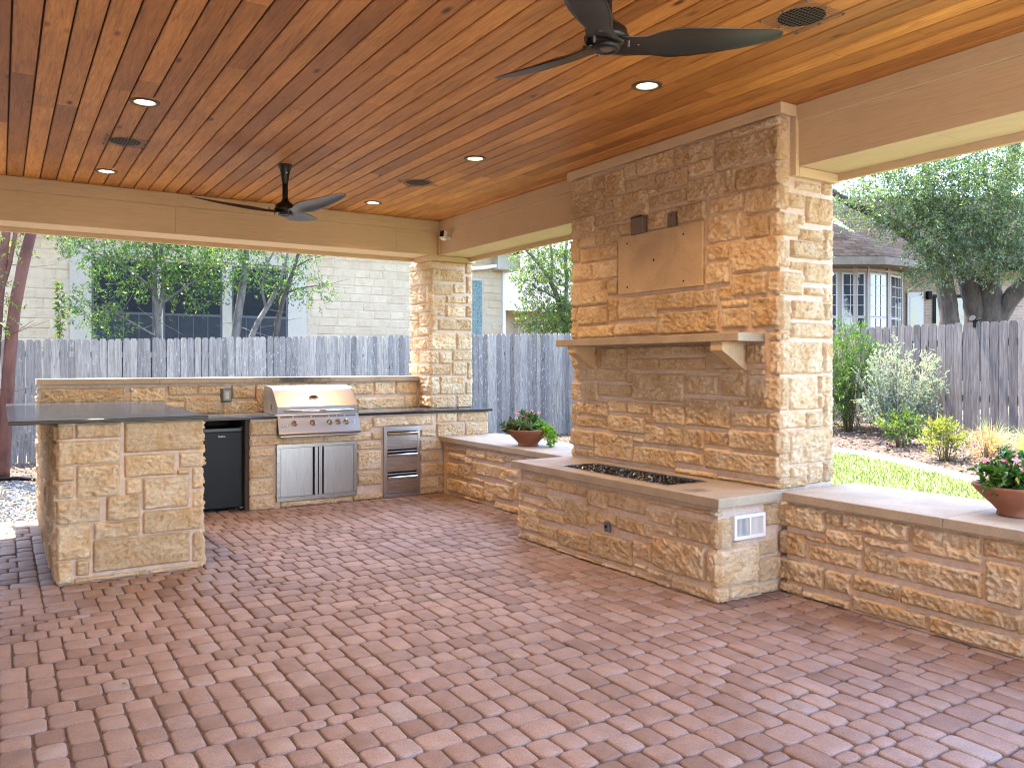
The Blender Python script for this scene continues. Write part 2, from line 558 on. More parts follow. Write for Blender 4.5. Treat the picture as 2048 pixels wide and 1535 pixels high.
M['pebble'] = plain('grey_pebble', (.36, .35, .335), .9, 0, .4, 2.5)
M['concrete'] = plain('pale_concrete', (.40, .375, .335), .9, 0, .15, 12, .3, .004)
M['lawn'] = plain('lawn_ground', (.085, .105, .03), .95, 0, .35, 9, .6, .02)
M['blade'] = leaf_mat('grass_blade', (.085, .115, .026), (.145, .170, .048), .55, .35, (.25, .23, .10))
M['ground'] = plain('garden_ground', (.11, .085, .055), .97, 0, .4, 4, .4, .03)
M['lamp_lens'] = emission_mat('lit_lamp_lens', (1.0, .80, .52), 1.2)

# stone outlines on each wall face: (u0, u1, z0, z1) in metres
STONES = {
 'fire': [(5.631, 5.910, 3.036, 3.165), (5.461, 5.597, 3.041, 3.144), (5.185, 5.435, 2.933, 3.140), (5.452, 5.910, 2.825, 3.028), (5.316, 5.426, 2.831, 2.905), (4.889, 5.304, 2.708, 2.917), (5.038, 5.177, 3.051, 3.170), (4.605, 5.017, 3.038, 3.170), (4.797, 5.164, 2.925, 3.029), (4.807, 4.881, 2.867, 2.905), (4.451, 4.781, 2.867, 3.010), (4.465, 4.860, 2.751, 2.845), (5.321, 5.573, 2.708, 2.796), (5.581, 5.910, 2.654, 2.816), (5.247, 5.542, 2.532, 2.684), (5.046, 5.236, 2.578, 2.678), (4.641, 4.880, 2.575, 2.718), (4.552, 4.631, 2.677, 2.724), (5.801, 5.910, 2.424, 2.629), (5.552, 5.790, 2.534, 2.636), (5.253, 5.790, 2.405, 2.522), (5.620, 5.910, 2.249, 2.397), (5.258, 5.612, 2.241, 2.395), (5.403, 5.910, 2.023, 2.233), (5.261, 5.391, 2.094, 2.218), (4.264, 4.544, 2.579, 2.716), (5.831, 5.910, 1.891, 2.012), (5.398, 5.813, 1.851, 2.015), (5.831, 5.910, 1.732, 1.883), (5.319, 5.813, 1.738, 1.840), (4.797, 5.299, 1.742, 1.837), (5.264, 5.384, 1.862, 2.060), (4.791, 5.251, 1.873, 2.055), (4.381, 4.777, 1.924, 2.058), (4.151, 4.366, 1.925, 2.051), (4.136, 4.771, 1.735, 1.903), (3.863, 4.112, 1.761, 1.901), (4.022, 4.127, 1.967, 2.061), (3.863, 4.112, 1.911, 1.959), (3.585, 3.832, 1.757, 1.961), (3.698, 4.008, 1.982, 2.137), (3.585, 3.677, 1.987, 2.130), (4.036, 4.254, 2.086, 2.245), (4.041, 4.249, 2.262, 2.370), (3.585, 4.013, 2.148, 2.369), (3.926, 4.234, 2.390, 2.585), (3.677, 3.898, 2.377, 2.534), (3.585, 3.651, 2.382, 2.526), (3.908, 4.217, 2.598, 2.711), (3.585, 3.881, 2.545, 2.712), (3.967, 4.439, 2.727, 2.894), (3.585, 3.955, 2.720, 2.875), (4.190, 4.423, 2.915, 3.016), (3.585, 4.156, 2.902, 3.102), (4.180, 4.578, 3.024, 3.160), (4.014, 4.156, 3.123, 3.170), (3.585, 4.006, 3.110, 3.167), (5.160, 5.477, 1.482, 1.643), (4.631, 5.142, 1.565, 1.650), (4.767, 5.133, 1.455, 1.553), (5.155, 5.839, 1.360, 1.467), (5.093, 5.145, 1.344, 1.436), (4.487, 5.074, 1.211, 1.430), (5.539, 5.910, 1.180, 1.336), (5.089, 5.526, 1.230, 1.330), (5.406, 5.523, 1.179, 1.201), (5.723, 5.845, 1.057, 1.165), (5.402, 5.710, 1.056, 1.163), (5.152, 5.387, 1.097, 1.196), (4.840, 5.134, 1.096, 1.193), (4.472, 4.821, 1.033, 1.190), (5.862, 5.910, 0.946, 1.140), (5.413, 5.834, 0.944, 1.041), (4.931, 5.391, 0.936, 1.072), (4.849, 4.921, 1.030, 1.077), (4.703, 4.924, 0.868, 1.016), (5.575, 5.910, 0.774, 0.918), (5.074, 5.559, 0.697, 0.916), (4.942, 5.064, 0.864, 0.905), (5.866, 5.910, 0.669, 0.738), (5.672, 5.845, 0.686, 0.751), (5.575, 5.659, 0.687, 0.751), (4.588, 5.058, 0.696, 0.835), (5.502, 5.910, 1.484, 1.651), (4.274, 4.616, 1.577, 1.648), (4.272, 4.751, 1.459, 1.551), (4.279, 4.689, 0.869, 1.017), (4.289, 4.578, 0.750, 0.839), (4.036, 4.457, 1.041, 1.245), (4.041, 4.264, 0.912, 1.011), (3.585, 4.022, 0.901, 1.042), (3.687, 4.008, 1.065, 1.171), (3.585, 3.668, 1.068, 1.174), (3.585, 4.264, 0.737, 0.886), (4.156, 4.578, 0.665, 0.708), (3.710, 4.136, 0.675, 0.697), (3.585, 3.698, 0.673, 0.700), (3.867, 4.015, 1.206, 1.253), (3.585, 3.854, 1.199, 1.405), (3.881, 4.112, 1.276, 1.437), (4.146, 4.460, 1.278, 1.419), (3.710, 3.863, 1.506, 1.642), (3.585, 3.672, 1.436, 1.652), (3.702, 3.858, 1.428, 1.471), (3.903, 4.173, 1.444, 1.474), (3.585, 3.685, 1.663, 1.713), (4.181, 4.254, 1.444, 1.477), (4.046, 4.254, 1.492, 1.643)],
 'fside': [(4.400, 4.483, 3.098, 3.162), (4.400, 4.483, 2.876, 3.082), (4.400, 4.483, 2.730, 2.863), (4.565, 4.826, 2.694, 2.748), (4.849, 4.950, 2.692, 2.770), (4.400, 4.478, 2.541, 2.703), (4.493, 4.653, 2.564, 2.663), (4.671, 4.950, 2.476, 2.659), (4.400, 4.579, 2.370, 2.521), (4.594, 4.653, 2.458, 2.524), (4.601, 4.849, 2.353, 2.429), (4.864, 4.950, 2.233, 2.448), (4.400, 4.493, 2.155, 2.337), (4.514, 4.856, 2.227, 2.345), (4.507, 4.638, 2.145, 2.198), (4.653, 4.950, 2.066, 2.202), (4.400, 4.638, 1.972, 2.126), (4.660, 4.856, 1.978, 2.031), (4.864, 4.950, 1.938, 2.042), (4.400, 4.504, 1.729, 1.931), (4.525, 4.857, 1.809, 1.936), (4.871, 4.950, 1.812, 1.931), (4.512, 4.950, 1.683, 1.787), (4.400, 4.836, 1.436, 1.654), (4.857, 4.950, 1.440, 1.654), (4.400, 4.485, 1.192, 1.417), (4.502, 4.786, 1.192, 1.414), (4.807, 4.950, 1.302, 1.422), (4.807, 4.853, 1.194, 1.291), (4.864, 4.950, 1.063, 1.294), (4.400, 4.660, 1.070, 1.177), (4.674, 4.847, 1.063, 1.171), (4.400, 4.485, 0.898, 1.059), (4.498, 4.950, 0.825, 1.055), (4.400, 4.485, 0.736, 0.890), (4.505, 4.674, 0.735, 0.812), (4.695, 4.843, 0.678, 0.817), (4.857, 4.950, 0.678, 0.816), (4.400, 4.674, 0.665, 0.727), (4.400, 4.494, 1.666, 1.721)],
 'hearth': [(5.452, 5.772, 0.520, 0.568), (5.452, 5.870, 0.400, 0.497), (5.807, 5.870, 0.328, 0.356), (5.457, 5.785, 0.315, 0.365), (5.577, 5.870, 0.092, 0.289), (5.769, 5.870, 0.000, 0.040), (5.295, 5.753, 0.000, 0.061), (5.202, 5.559, 0.220, 0.292), (5.295, 5.557, 0.080, 0.179), (5.055, 5.435, 0.485, 0.568), (5.197, 5.435, 0.329, 0.438), (4.907, 5.183, 0.241, 0.435), (4.856, 5.272, 0.051, 0.189), (4.722, 5.283, 0.000, 0.024), (4.913, 5.032, 0.482, 0.559), (4.670, 4.888, 0.423, 0.564), (4.253, 4.642, 0.449, 0.570), (4.798, 4.881, 0.285, 0.395), (4.561, 4.777, 0.319, 0.398), (4.388, 4.845, 0.056, 0.241), (4.177, 4.544, 0.301, 0.400), (4.174, 4.369, 0.133, 0.263), (3.694, 4.235, 0.542, 0.570), (3.941, 4.226, 0.416, 0.518), (3.954, 4.148, 0.353, 0.397), (3.570, 3.933, 0.354, 0.499), (3.679, 4.165, 0.114, 0.333), (3.570, 3.660, 0.124, 0.319), (4.235, 4.351, 0.065, 0.100), (3.993, 4.217, 0.054, 0.096), (4.351, 4.700, 0.000, 0.032), (3.998, 4.337, 0.000, 0.034), (3.570, 3.984, 0.006, 0.079), (3.570, 3.679, 0.547, 0.577)],
 'hside': [(3.797, 4.199, 0.543, 0.582), (4.213, 4.377, 0.440, 0.584), (3.797, 3.912, 0.339, 0.527), (3.927, 4.006, 0.344, 0.374), (4.038, 4.333, 0.355, 0.390), (3.797, 4.163, 0.099, 0.330), (4.188, 4.333, 0.253, 0.344), (4.180, 4.377, 0.079, 0.234), (3.797, 3.888, 0.000, 0.090), (3.904, 4.158, 0.008, 0.088), (4.180, 4.350, 0.002, 0.055), (3.927, 4.199, 0.398, 0.535)],
 'bench': [(3.231, 3.570, 0.437, 0.585), (3.108, 3.212, 0.497, 0.579), (2.669, 3.096, 0.488, 0.587), (3.370, 3.570, 0.255, 0.400), (3.222, 3.353, 0.374, 0.404), (2.965, 3.211, 0.377, 0.474), (2.973, 3.341, 0.256, 0.352), (2.679, 2.941, 0.421, 0.475), (3.234, 3.570, 0.085, 0.224), (3.042, 3.214, 0.095, 0.218), (2.261, 2.948, 0.263, 0.401), (2.270, 2.649, 0.438, 0.585), (2.037, 2.258, 0.493, 0.585), (2.064, 2.241, 0.254, 0.474), (2.737, 3.022, 0.136, 0.225), (2.062, 2.711, 0.132, 0.227), (3.402, 3.570, 0.008, 0.067), (3.053, 3.384, 0.002, 0.052), (2.565, 3.030, 0.012, 0.098), (2.054, 2.549, 0.010, 0.106)],
 'lbench': [(7.851, 8.297, 0.516, 0.564), (7.413, 7.823, 0.483, 0.570), (7.034, 7.395, 0.481, 0.569), (6.663, 7.013, 0.504, 0.564), (7.882, 8.261, 0.428, 0.490), (7.717, 7.870, 0.407, 0.470), (8.028, 8.292, 0.242, 0.369), (7.717, 8.015, 0.230, 0.385), (7.034, 7.694, 0.310, 0.444), (6.792, 7.013, 0.357, 0.430), (7.457, 7.694, 0.236, 0.264), (6.864, 7.018, 0.299, 0.328), (7.799, 8.266, 0.052, 0.193), (7.457, 7.775, 0.046, 0.191), (7.241, 7.446, 0.050, 0.249), (6.874, 7.220, 0.118, 0.260), (6.777, 6.855, 0.138, 0.316), (7.546, 7.882, -0.000, 0.038), (6.787, 7.230, 0.000, 0.067)],
 'pen': [(0.322, 0.425, 0.989, 1.085), (0.438, 0.718, 0.990, 1.089), (0.742, 1.273, 0.875, 1.090), (0.322, 0.716, 0.813, 0.974), (0.322, 0.429, 0.704, 0.804), (0.444, 0.716, 0.581, 0.805), (0.742, 1.074, 0.700, 0.857), (1.108, 1.273, 0.746, 0.854), (1.092, 1.177, 0.694, 0.739), (1.198, 1.273, 0.587, 0.736), (0.322, 0.425, 0.585, 0.689), (0.749, 0.855, 0.582, 0.689), (0.863, 1.171, 0.461, 0.685), (1.199, 1.273, 0.454, 0.564), (0.322, 0.589, 0.408, 0.573), (0.627, 0.840, 0.405, 0.574), (0.861, 1.273, 0.288, 0.446), (0.322, 0.531, 0.162, 0.400), (0.549, 0.840, 0.285, 0.397), (0.544, 1.177, 0.056, 0.277), (1.199, 1.273, 0.046, 0.261), (0.440, 0.522, 0.047, 0.152), (0.322, 0.417, 0.000, 0.154), (0.429, 0.887, 0.000, 0.031), (0.903, 1.273, 0.000, 0.029)],
 'ctr': [(2.160, 2.438, 0.765, 0.907), (2.160, 2.923, 0.660, 0.738), (2.937, 3.483, 0.659, 0.734), (2.160, 2.418, 0.551, 0.627), (2.160, 2.399, 0.330, 0.532), (2.160, 2.405, 0.152, 0.314), (2.160, 2.445, 0.000, 0.133), (2.474, 3.260, 0.000, 0.066), (3.275, 3.627, 0.000, 0.084), (3.326, 3.498, 0.764, 0.870), (3.506, 4.263, 0.782, 0.912), (3.494, 3.612, 0.660, 0.746), (3.329, 3.615, 0.560, 0.632), (3.329, 3.609, 0.332, 0.538), (3.329, 3.609, 0.162, 0.310), (4.097, 4.280, 0.666, 0.753), (4.303, 4.564, 0.827, 0.930), (4.578, 5.000, 0.821, 0.930), (4.303, 4.670, 0.653, 0.814), (4.685, 5.000, 0.655, 0.813), (4.093, 4.371, 0.509, 0.640), (4.093, 4.332, 0.379, 0.484), (4.093, 4.418, 0.212, 0.351), (4.087, 4.325, 0.079, 0.190), (4.339, 4.424, 0.088, 0.189), (4.087, 4.424, 0.000, 0.058)],
 'ledge': [(0.325, 1.101, 1.109, 1.258), (1.139, 1.479, 1.109, 1.256), (1.507, 1.801, 1.171, 1.270), (1.811, 2.078, 1.175, 1.273), (1.507, 1.662, 1.107, 1.161), (1.479, 1.671, 1.036, 1.099), (1.680, 2.055, 0.961, 1.154), (2.072, 2.506, 0.946, 1.095), (2.166, 2.424, 1.121, 1.273), (2.445, 2.526, 1.135, 1.281), (3.526, 3.835, 1.136, 1.279), (3.855, 4.129, 1.133, 1.287), (4.141, 4.423, 1.137, 1.290), (3.639, 4.244, 0.957, 1.094), (4.261, 4.423, 0.961, 1.112)],
 'col': [(4.450, 4.926, 2.730, 2.775), (4.942, 5.030, 2.642, 2.775), (4.450, 4.919, 2.532, 2.679), (4.953, 5.030, 2.395, 2.608), (4.450, 4.748, 2.360, 2.493), (4.768, 4.930, 2.391, 2.504), (4.450, 4.643, 2.174, 2.320), (4.665, 4.942, 2.264, 2.352), (4.953, 5.030, 2.267, 2.362), (4.661, 4.930, 2.092, 2.243), (4.948, 5.030, 2.099, 2.238), (4.552, 4.639, 2.102, 2.152), (4.450, 4.541, 1.911, 2.148), (4.561, 5.030, 1.926, 2.065), (4.450, 4.797, 1.682, 1.890), (4.814, 5.030, 1.685, 1.897), (4.450, 4.556, 1.516, 1.660), (4.574, 4.742, 1.507, 1.651), (4.757, 5.030, 1.550, 1.667), (4.450, 4.731, 1.371, 1.488), (4.753, 4.957, 1.369, 1.530), (4.971, 5.030, 1.319, 1.531), (4.450, 4.574, 1.131, 1.344), (4.582, 4.919, 1.130, 1.353), (4.942, 5.030, 1.132, 1.281), (4.450, 4.786, 0.965, 1.114), (4.819, 5.030, 0.965, 1.116)],
 'colx': [(8.860, 9.440, 2.683, 2.775), (8.860, 9.440, 2.501, 2.675), (8.964, 9.440, 2.264, 2.493), (8.860, 8.947, 2.257, 2.490), (9.012, 9.440, 2.157, 2.256), (8.860, 8.999, 2.149, 2.249), (9.202, 9.440, 2.060, 2.147), (8.860, 9.166, 1.975, 2.141), (9.189, 9.440, 1.851, 2.052), (8.860, 9.166, 1.861, 1.963), (9.348, 9.440, 1.691, 1.832), (8.969, 9.325, 1.688, 1.841), (8.860, 8.947, 1.679, 1.850), (9.189, 9.440, 1.537, 1.672), (8.860, 9.166, 1.526, 1.668), (9.189, 9.440, 1.389, 1.517), (8.860, 9.166, 1.383, 1.503), (8.860, 9.166, 1.148, 1.362), (8.860, 9.166, 0.982, 1.114)],
}

# ------------------------------------------------------------------ rough stone walling
def frame(kind, plane):
    """(u, z, n) -> world; n points out of the wall"""
    if kind == 'mx': return lambda u, z, n: (plane - n, u, z)      # faces -X, u runs along Y
    if kind == 'px': return lambda u, z, n: (plane + n, u, z)
    if kind == 'my': return lambda u, z, n: (u, plane - n, z)      # faces -Y, u runs along X
    return lambda u, z, n: (u, plane + n, z)

def rock(u, z, s):
    """height of a rough split face, metres, roughly -1..1 scaled later"""
    d = .35 * mnoise.noise((u * 6, z * 6, s + 3))
    a = mnoise.noise((u * 8 + d + s, z * 10 + d, s * .7))
    b = 1 - 2 * abs(mnoise.noise((u * 17 + s * 2 + d, z * 24 + d * 2, s)))
    c = 1 - 2 * abs(mnoise.noise((u * 38 + s, z * 50, s * 1.3)))
    e = mnoise.noise((u * 80, z * 95, s))
    return .75 * a + .60 * b + .85 * c + .60 * e

def stone_mb(fr, u0, u1, z0, z1, seed, amp=.0155, cl=False, cr=False, cell=.0098):
    r = rng(seed)
    w, h = u1 - u0, z1 - z0
    e = min(.007, w * .15, h * .15)
    def ticks(a, w):
        n = max(1, min(64, round((w - 4 * e) / cell)))
        return [a, a + e] + [a + 2 * e + (w - 4 * e) * i / n for i in range(n + 1)] + [a + w - e, a + w]
    us, zs = ticks(u0, w), ticks(z0, h)
    off = r.uniform(-.004, .006)
    tilt_u, tilt_z = r.uniform(-.014, .014), r.uniform(-.03, .03)
    sx = r.uniform(0, 99)
    nu, nz = len(us), len(zs)
    vs = []
    for j, z in enumerate(zs):
        for i, u in enumerate(us):
            ku, kz = min(i, nu - 1 - i), min(j, nz - 1 - j)
            k = min(ku, kz)
            ju = .004 * mnoise.noise((u * 28 + sx, z * 28, 1.3)); jz = .004 * mnoise.noise((u * 28, z * 28 + sx, 7.7))
            n = off + (u - (u0 + u1) / 2) * tilt_u + (z - (z0 + z1) / 2) * tilt_z + amp * rock(u, z, sx)
            if k == 0:
                n = -.016
                if ku == 0 and kz > 0 and ((i == 0 and cl) or (i == nu - 1 and cr)): n = -.008
                uu, zz = u + (ju if ku else ju * .6), z + (jz if kz else jz * .6)
                if ku == 0 and kz == 0:
                    uu += (u0 + u1 - 2 * u) / w * .006; zz += (z0 + z1 - 2 * z) / h * .006
            else:
                if k == 1:
                    n = min(n, .004) - .005
                    if ku == 1 and kz == 1: n -= .004
                uu, zz = u + ju, z + jz
            vs.append((uu, zz, n))
    fs = [(j * nu + i, j * nu + i + 1, (j + 1) * nu + i + 1, (j + 1) * nu + i) for j in range(nz - 1) for i in range(nu - 1)]
    ring = [i for i in range(nu)] + [j * nu + nu - 1 for j in range(1, nz)] + [(nz - 1) * nu + i for i in range(nu - 2, -1, -1)] + [j * nu for j in range(nz - 2, 0, -1)]
    b = len(vs)
    for k in ring: vs.append((vs[k][0], vs[k][1], -.045))
    L = len(ring)
    for k in range(L):
        k2 = (k + 1) % L
        fs.append((ring[k], b + k, b + k2, ring[k2]))
    mb = MB()
    mb.add([fr(*p) for p in vs], fs, True)
    return mb

_sn = [100]
def lay_stones(rects, fr, parent, lo=None, hi=None, mat='stone', amp=.0155, name='stone'):
    for (a, b, c, d) in rects:
        _sn[0] += 1
        a, b, c, d = a - (0 if lo is not None and a - lo < .002 else .003), b + (0 if hi is not None and hi - b < .002 else .003), max(c - .003, 0 if c >= 0 else c), d + (.003 if d - c > .05 else .001)
        obj(name, stone_mb(fr, a, b, c, d, _sn[0], amp, lo is not None and a - lo < .002, hi is not None and hi - b < .002), M[mat], parent)

def ashlar(seed, u0, u1, z0, z1, gap=.014):
    r = rng(seed); out = []
    z = z0
    while z < z1 - .04:
        h = min(r.choice([.09, .13, .17, .21, .24]), z1 - z)
        if z1 - z - h < .06: h = z1 - z
        u = u0
        while u < u1 - .03:
            w = min(r.uniform(.14, .44), u1 - u)
            if u1 - u - w < .09: w = u1 - u
            if h > .18 and r.random() < .35:
                k = r.uniform(.4, .6) * h
                out.append((u + gap / 2, u + w - gap / 2, z + gap / 2, z + k - gap / 2)); out.append((u + gap / 2, u + w - gap / 2, z + k + gap / 2, z + h - gap / 2))
            else:
                out.append((u + gap / 2, u + w - gap / 2, z + gap / 2, z + h - gap / 2))
            u += w
        z += h
    return out

def without(rects, holes):
    """drop or trim stones that fall into openings"""
    out = []
    for a, b, c, d in rects:
        ok = True
        for (p, q, s, t) in holes:
            if min(b, q) - max(a, p) > .012 and min(d, t) - max(c, s) > .012:
                du, dz = min(b, q) - max(a, p), min(d, t) - max(c, s)
                if du < dz:
                    if (a + b) < (p + q): b = p - .006
                    else: a = q + .006
                else:
                    if (c + d) < (s + t): d = s - .006
                    else: c = t + .006
                if b - a < .03 or d - c < .025: ok = False; break
        if ok: out.append((a, b, c, d))
    return out

# ------------------------------------------------------------------ ground
def terr(x, y):
    t = max(0., min(1., (x - 5) / 6)) ** 1.6
    return .65 * t * max(0., min(1., (12 - y) / 3)) - .03

def ground_grid(name, xs, ys, dz, mat, keep=None):
    V = [(x, y, terr(x, y) + dz) for y in ys for x in xs]
    nx = len(xs); Fc = []
    for j in range(len(ys) - 1):
        for i in range(nx - 1):
            if keep is None or keep((xs[i] + xs[i + 1]) / 2, (ys[j] + ys[j + 1]) / 2):
                Fc.append((j * nx + i, j * nx + i + 1, (j + 1) * nx + i + 1, (j + 1) * nx + i))
    return link(name, np_mesh(name, V, Fc, mat, True))

gx = [-400, -120, -40, -15] + [-8 + .5 * i for i in range(49)] + [20, 26, 40, 120, 400]
gy = [-400, -120, -40, -15] + [-8 + .5 * i for i in range(57)] + [24, 40, 120, 400]
structure(ground_grid('ground', gx, gy, -.03, M['ground']))

KERB = [(7.35, .4), (7.8, 1.9), (8.3, 3.4), (8.64, 4.48), (8.82, 4.9), (9.05, 5.5), (9.26, 6.11), (9.33, 6.75), (9.28, 7.4), (9.02, 8.1), (8.5, 8.8), (7.7, 9.3), (6.6, 9.6), (5.25, 9.7)]
def kerb_x(y):
    if y < KERB[0][1]: return KERB[0][0]
    for (xa, ya), (xb, yb) in zip(KERB, KERB[1:]):
        if ya <= y <= yb: return xa + (xb - xa) * (y - ya) / (yb - ya)
    return -99
lx = [5.1 + .1 * i for i in range(44)]; ly = [-6 + .1 * i for i in range(158)]
structure(ground_grid('lawn', lx, ly, 0.004, M['lawn'], lambda x, y: x < kerb_x(y)))
structure(ground_grid('mulch_bed', [5.1 + .15 * i for i in range(42)], [-2 + .15 * i for i in range(112)], -.004, M['mulch'], lambda x, y: not x < kerb_x(y)))
structure(ground_grid('gravel_path', [-4 + .3 * i for i in range(30)], [9.0 + .1 * i for i in range(33)], -.006, M['gravel'], lambda x, y: x < 4.9))
structure(ground_grid('soil_strip', [-4 + .3 * i for i in range(31)], [12.2 + .12 * i for i in range(22)], .002, M['mulch']))

# kerb: pale mow strip of short concrete lengths
def polyline(pts, step):
    out = []; acc = 0
    P = [Vector((p[0], p[1], 0)) for p in pts]
    for a, b in zip(P, P[1:]):
        n = max(1, int((b - a).length / step))
        for i in range(n): out.append(a.lerp(b, i / n))
    out.append(P[-1]); return out
kerb = structure(bpy.data.objects.new('lawn_kerb', None)); COL.objects.link(kerb); WPOS[kerb.name] = Vector((0, 0, 0))
kp = polyline(KERB[:11], .32)
for i, (a, b) in enumerate(zip(kp, kp[1:])):
    d = (b - a).normalized(); n = Vector((-d.y, d.x, 0)) * .075
    a2, b2 = a + d * .004, b - d * .004
    za, zb = terr(a.x, a.y), terr(b.x, b.y)
    mb = MB()
    q = [(a2 + n, za), (a2 - n, za), (b2 - n, zb), (b2 + n, zb)]
    ins = [(a2 + n * .85 + d * .008, za), (a2 - n * .85 + d * .008, za), (b2 - n * .85 - d * .008, zb), (b2 + n * .85 - d * .008, zb)]
    vs = [(p.x, p.y, z - .08) for p, z in q] + [(p.x, p.y, z + .035) for p, z in q] + [(p.x, p.y, z + .045) for p, z in ins]
    mb.add(vs, [(0, 1, 5, 4), (1, 2, 6, 5), (2, 3, 7, 6), (3, 0, 4, 7), (4, 5, 9, 8), (5, 6, 10, 9), (6, 7, 11, 10), (7, 4, 8, 11), (8, 9, 10, 11)])
    obj('kerb_block', mb, M['concrete'], kerb)

# ------------------------------------------------------------------ patio floor of tumbled pavers
UX, UY = .0585, .072
HSH, HSV = 1.5, 1611.6
_s, _c = math.sin(.566), math.cos(.566)
def screen(x, y, z):
    d = x * _s + y * _c
    if d < .05: return None
    return 1024 + HSV * (x * _c - y * _s) / d, 728.8 - HSV * (z - 1.5) / d, d

def paver_mb(wx, wy, seed):
    r = rng(seed)
    a, b = wx * UX / 2 - .0028, wy * UY / 2 - .0025
    def outline(ins, z, jit):
        pts = []
        rad = max(.004, .023 - ins * .2)
        for sx, sy, t0 in ((1, 1, 0), (-1, 1, 90), (-1, -1, 180), (1, -1, 270)):
            for k in range(3):
                t = R(t0 + 45 * k)
                pts.append(((sx * (a - ins - rad) + rad * math.cos(t)) + r.uniform(-jit, jit), (sy * (b - ins - rad) + rad * math.sin(t)) + r.uniform(-jit, jit), z + (r.uniform(-.0012, .0012) if z > -.004 else 0)))
        return pts
    mb = MB()
    o3, o2, o1, o0 = outline(0, -.024, .0), outline(.0012, -.0070, .0014), outline(.0048, -.0016, .0016), outline(.0105, 0, .001)
    n = len(o1)
    vs = o3 + o2 + o1 + o0 + [(0, 0, .0004)]
    fs = [(k, (k + 1) % n, n + (k + 1) % n, n + k) for k in range(n)] + [(n + k, n + (k + 1) % n, 2 * n + (k + 1) % n, 2 * n + k) for k in range(n)]
    fs += [(2 * n + k, 2 * n + (k + 1) % n, 3 * n + (k + 1) % n, 3 * n + k) for k in range(n)] + [(3 * n + k, 3 * n + (k + 1) % n, 4 * n) for k in range(n)]
    mb.add(vs, fs, True)
    return mb

floor = structure(bpy.data.objects.new('patio_floor', None)); COL.objects.link(floor); WPOS[floor.name] = Vector((0, 0, 0))
X0, X1, Y0f, Y1f = -2.46, 4.44, .3, 9.12
nx, ny = int((X1 - X0) / UX), int((Y1f - Y0f) / UY)
SOLID = [(3.83, 4.6, 3.62, 5.84), (.36, 1.24, 6.31, 9.3), (2.2, 5.1, 8.44, 9.3), (.36, 4.5, 9.23, 9.5)]
grid = np.zeros((ny, nx), dtype=bool)
for j in range(ny):
    for i in range(nx):
        x, y = X1 - (i + .5) * UX, Y0f + (j + .5) * UY
        if any(p < x < q and s < y < t for p, q, s, t in SOLID): grid[j, i] = True
pr = rng(7)
placed = []
for i in range(nx):
    j = -pr.randrange(3) if i % 2 == 0 else 0
    j = 0
    while j < ny:
        if grid[j, i]: j += 1; continue
        g = 1
        while i + g < nx and not grid[j, i + g] and g < 6: g += 1
        xx = X1 - i * UX
        pw = .06 if xx > 2.6 else .13
        if g <= 3: w = g
        elif g == 4: w = 2
        else: w = 3 if pr.random() < pw else 2
        run = 1
        while run < 8 and j + run < ny and not grid[j + run, i:i + w].any(): run += 1
        if run <= 3: h = run if w < 3 or run < 3 else 2
        elif run == 4: h = 2
        else: h = 2 if w == 3 else (3 if pr.random() < .36 else 2)
        if j == 0 and i % 2 == 0: h = min(h, pr.choice((1, 2, 3)))
        grid[j:j + h, i:i + w] = True
        placed.append((X1 - (i + w / 2) * UX, Y0f + (j + h / 2) * UY, w, h))
        j += h
pmesh = {}
def paver_var(w, h, k):
    if (w, h, k) not in pmesh:
        mb = paver_mb(w, h, w * 100 + h * 10 + k)
        me = bpy.data.meshes.new('paver')
        me.from_pydata(mb.v, [], mb.f); me.polygons.foreach_set('use_smooth', mb.sm)
        me.materials.append(M['paver']); me.update()
        pmesh[(w, h, k)] = (me, np.array(mb.v), mb.f)
    return pmesh[(w, h, k)]
seen = []
for p in placed:
    q = screen(p[0], p[1], 0)
    s_ = 0
    if q and -20 < q[0] < 2068 and 700 < q[1] < 1560: s_ = p[2] * p[3] / q[2] ** 3
    seen.append(s_)
order = sorted(range(len(placed)), key=lambda k: -seen[k])
top = set(order[:300])
SV, SF, sb = [], [], 0
for k, (x, y, w, h) in enumerate(placed):
    var = pr.randrange(6)
    me, V, Fc = paver_var(w, h, var)
    rz = pr.choice((0, math.pi)) + pr.gauss(0, .013)
    dz = pr.gauss(0, .0016); tx, ty = pr.gauss(0, .008), pr.gauss(0, .008)
    dx, dy = pr.gauss(0, .0012), pr.gauss(0, .0012)
    if k in top:
        o = link('paver', me, floor, None, (x + dx, y + dy, dz)); o.rotation_euler = (tx, ty, rz)
    else:
        m3 = np.array(Matrix.Rotation(rz, 3, 'Z') @ Matrix.Rotation(tx, 3, 'X') @ Matrix.Rotation(ty, 3, 'Y'))
        SV.append(V @ m3.T + np.array((x + dx, y + dy, dz)))
        SF.extend([tuple(i + sb for i in f) for f in Fc]); sb += len(V)
mb = MB(); mb.v = [tuple(p) for p in np.concatenate(SV)]; mb.f = SF; mb.sm = [True] * len(SF)
obj('paver', mb, M['paver'], floor, kind='stuff', recalc=False)
obj('joint_sand', MB().box(-2.5, 4.46, .25, 9.14, -.12, -.0115), M['joint'], floor)
structure(obj('bounce_slab', MB().box(-3.3, 9.0, -10, .25, -.12, -.004), M['concrete']))  # unseen concrete, enlarged to bounce sunlight onto the stone faces
structure(obj('patio_edge', MB().box(-3.3, -2.5, .25, 9.14, -.12, -.006), M['concrete']))
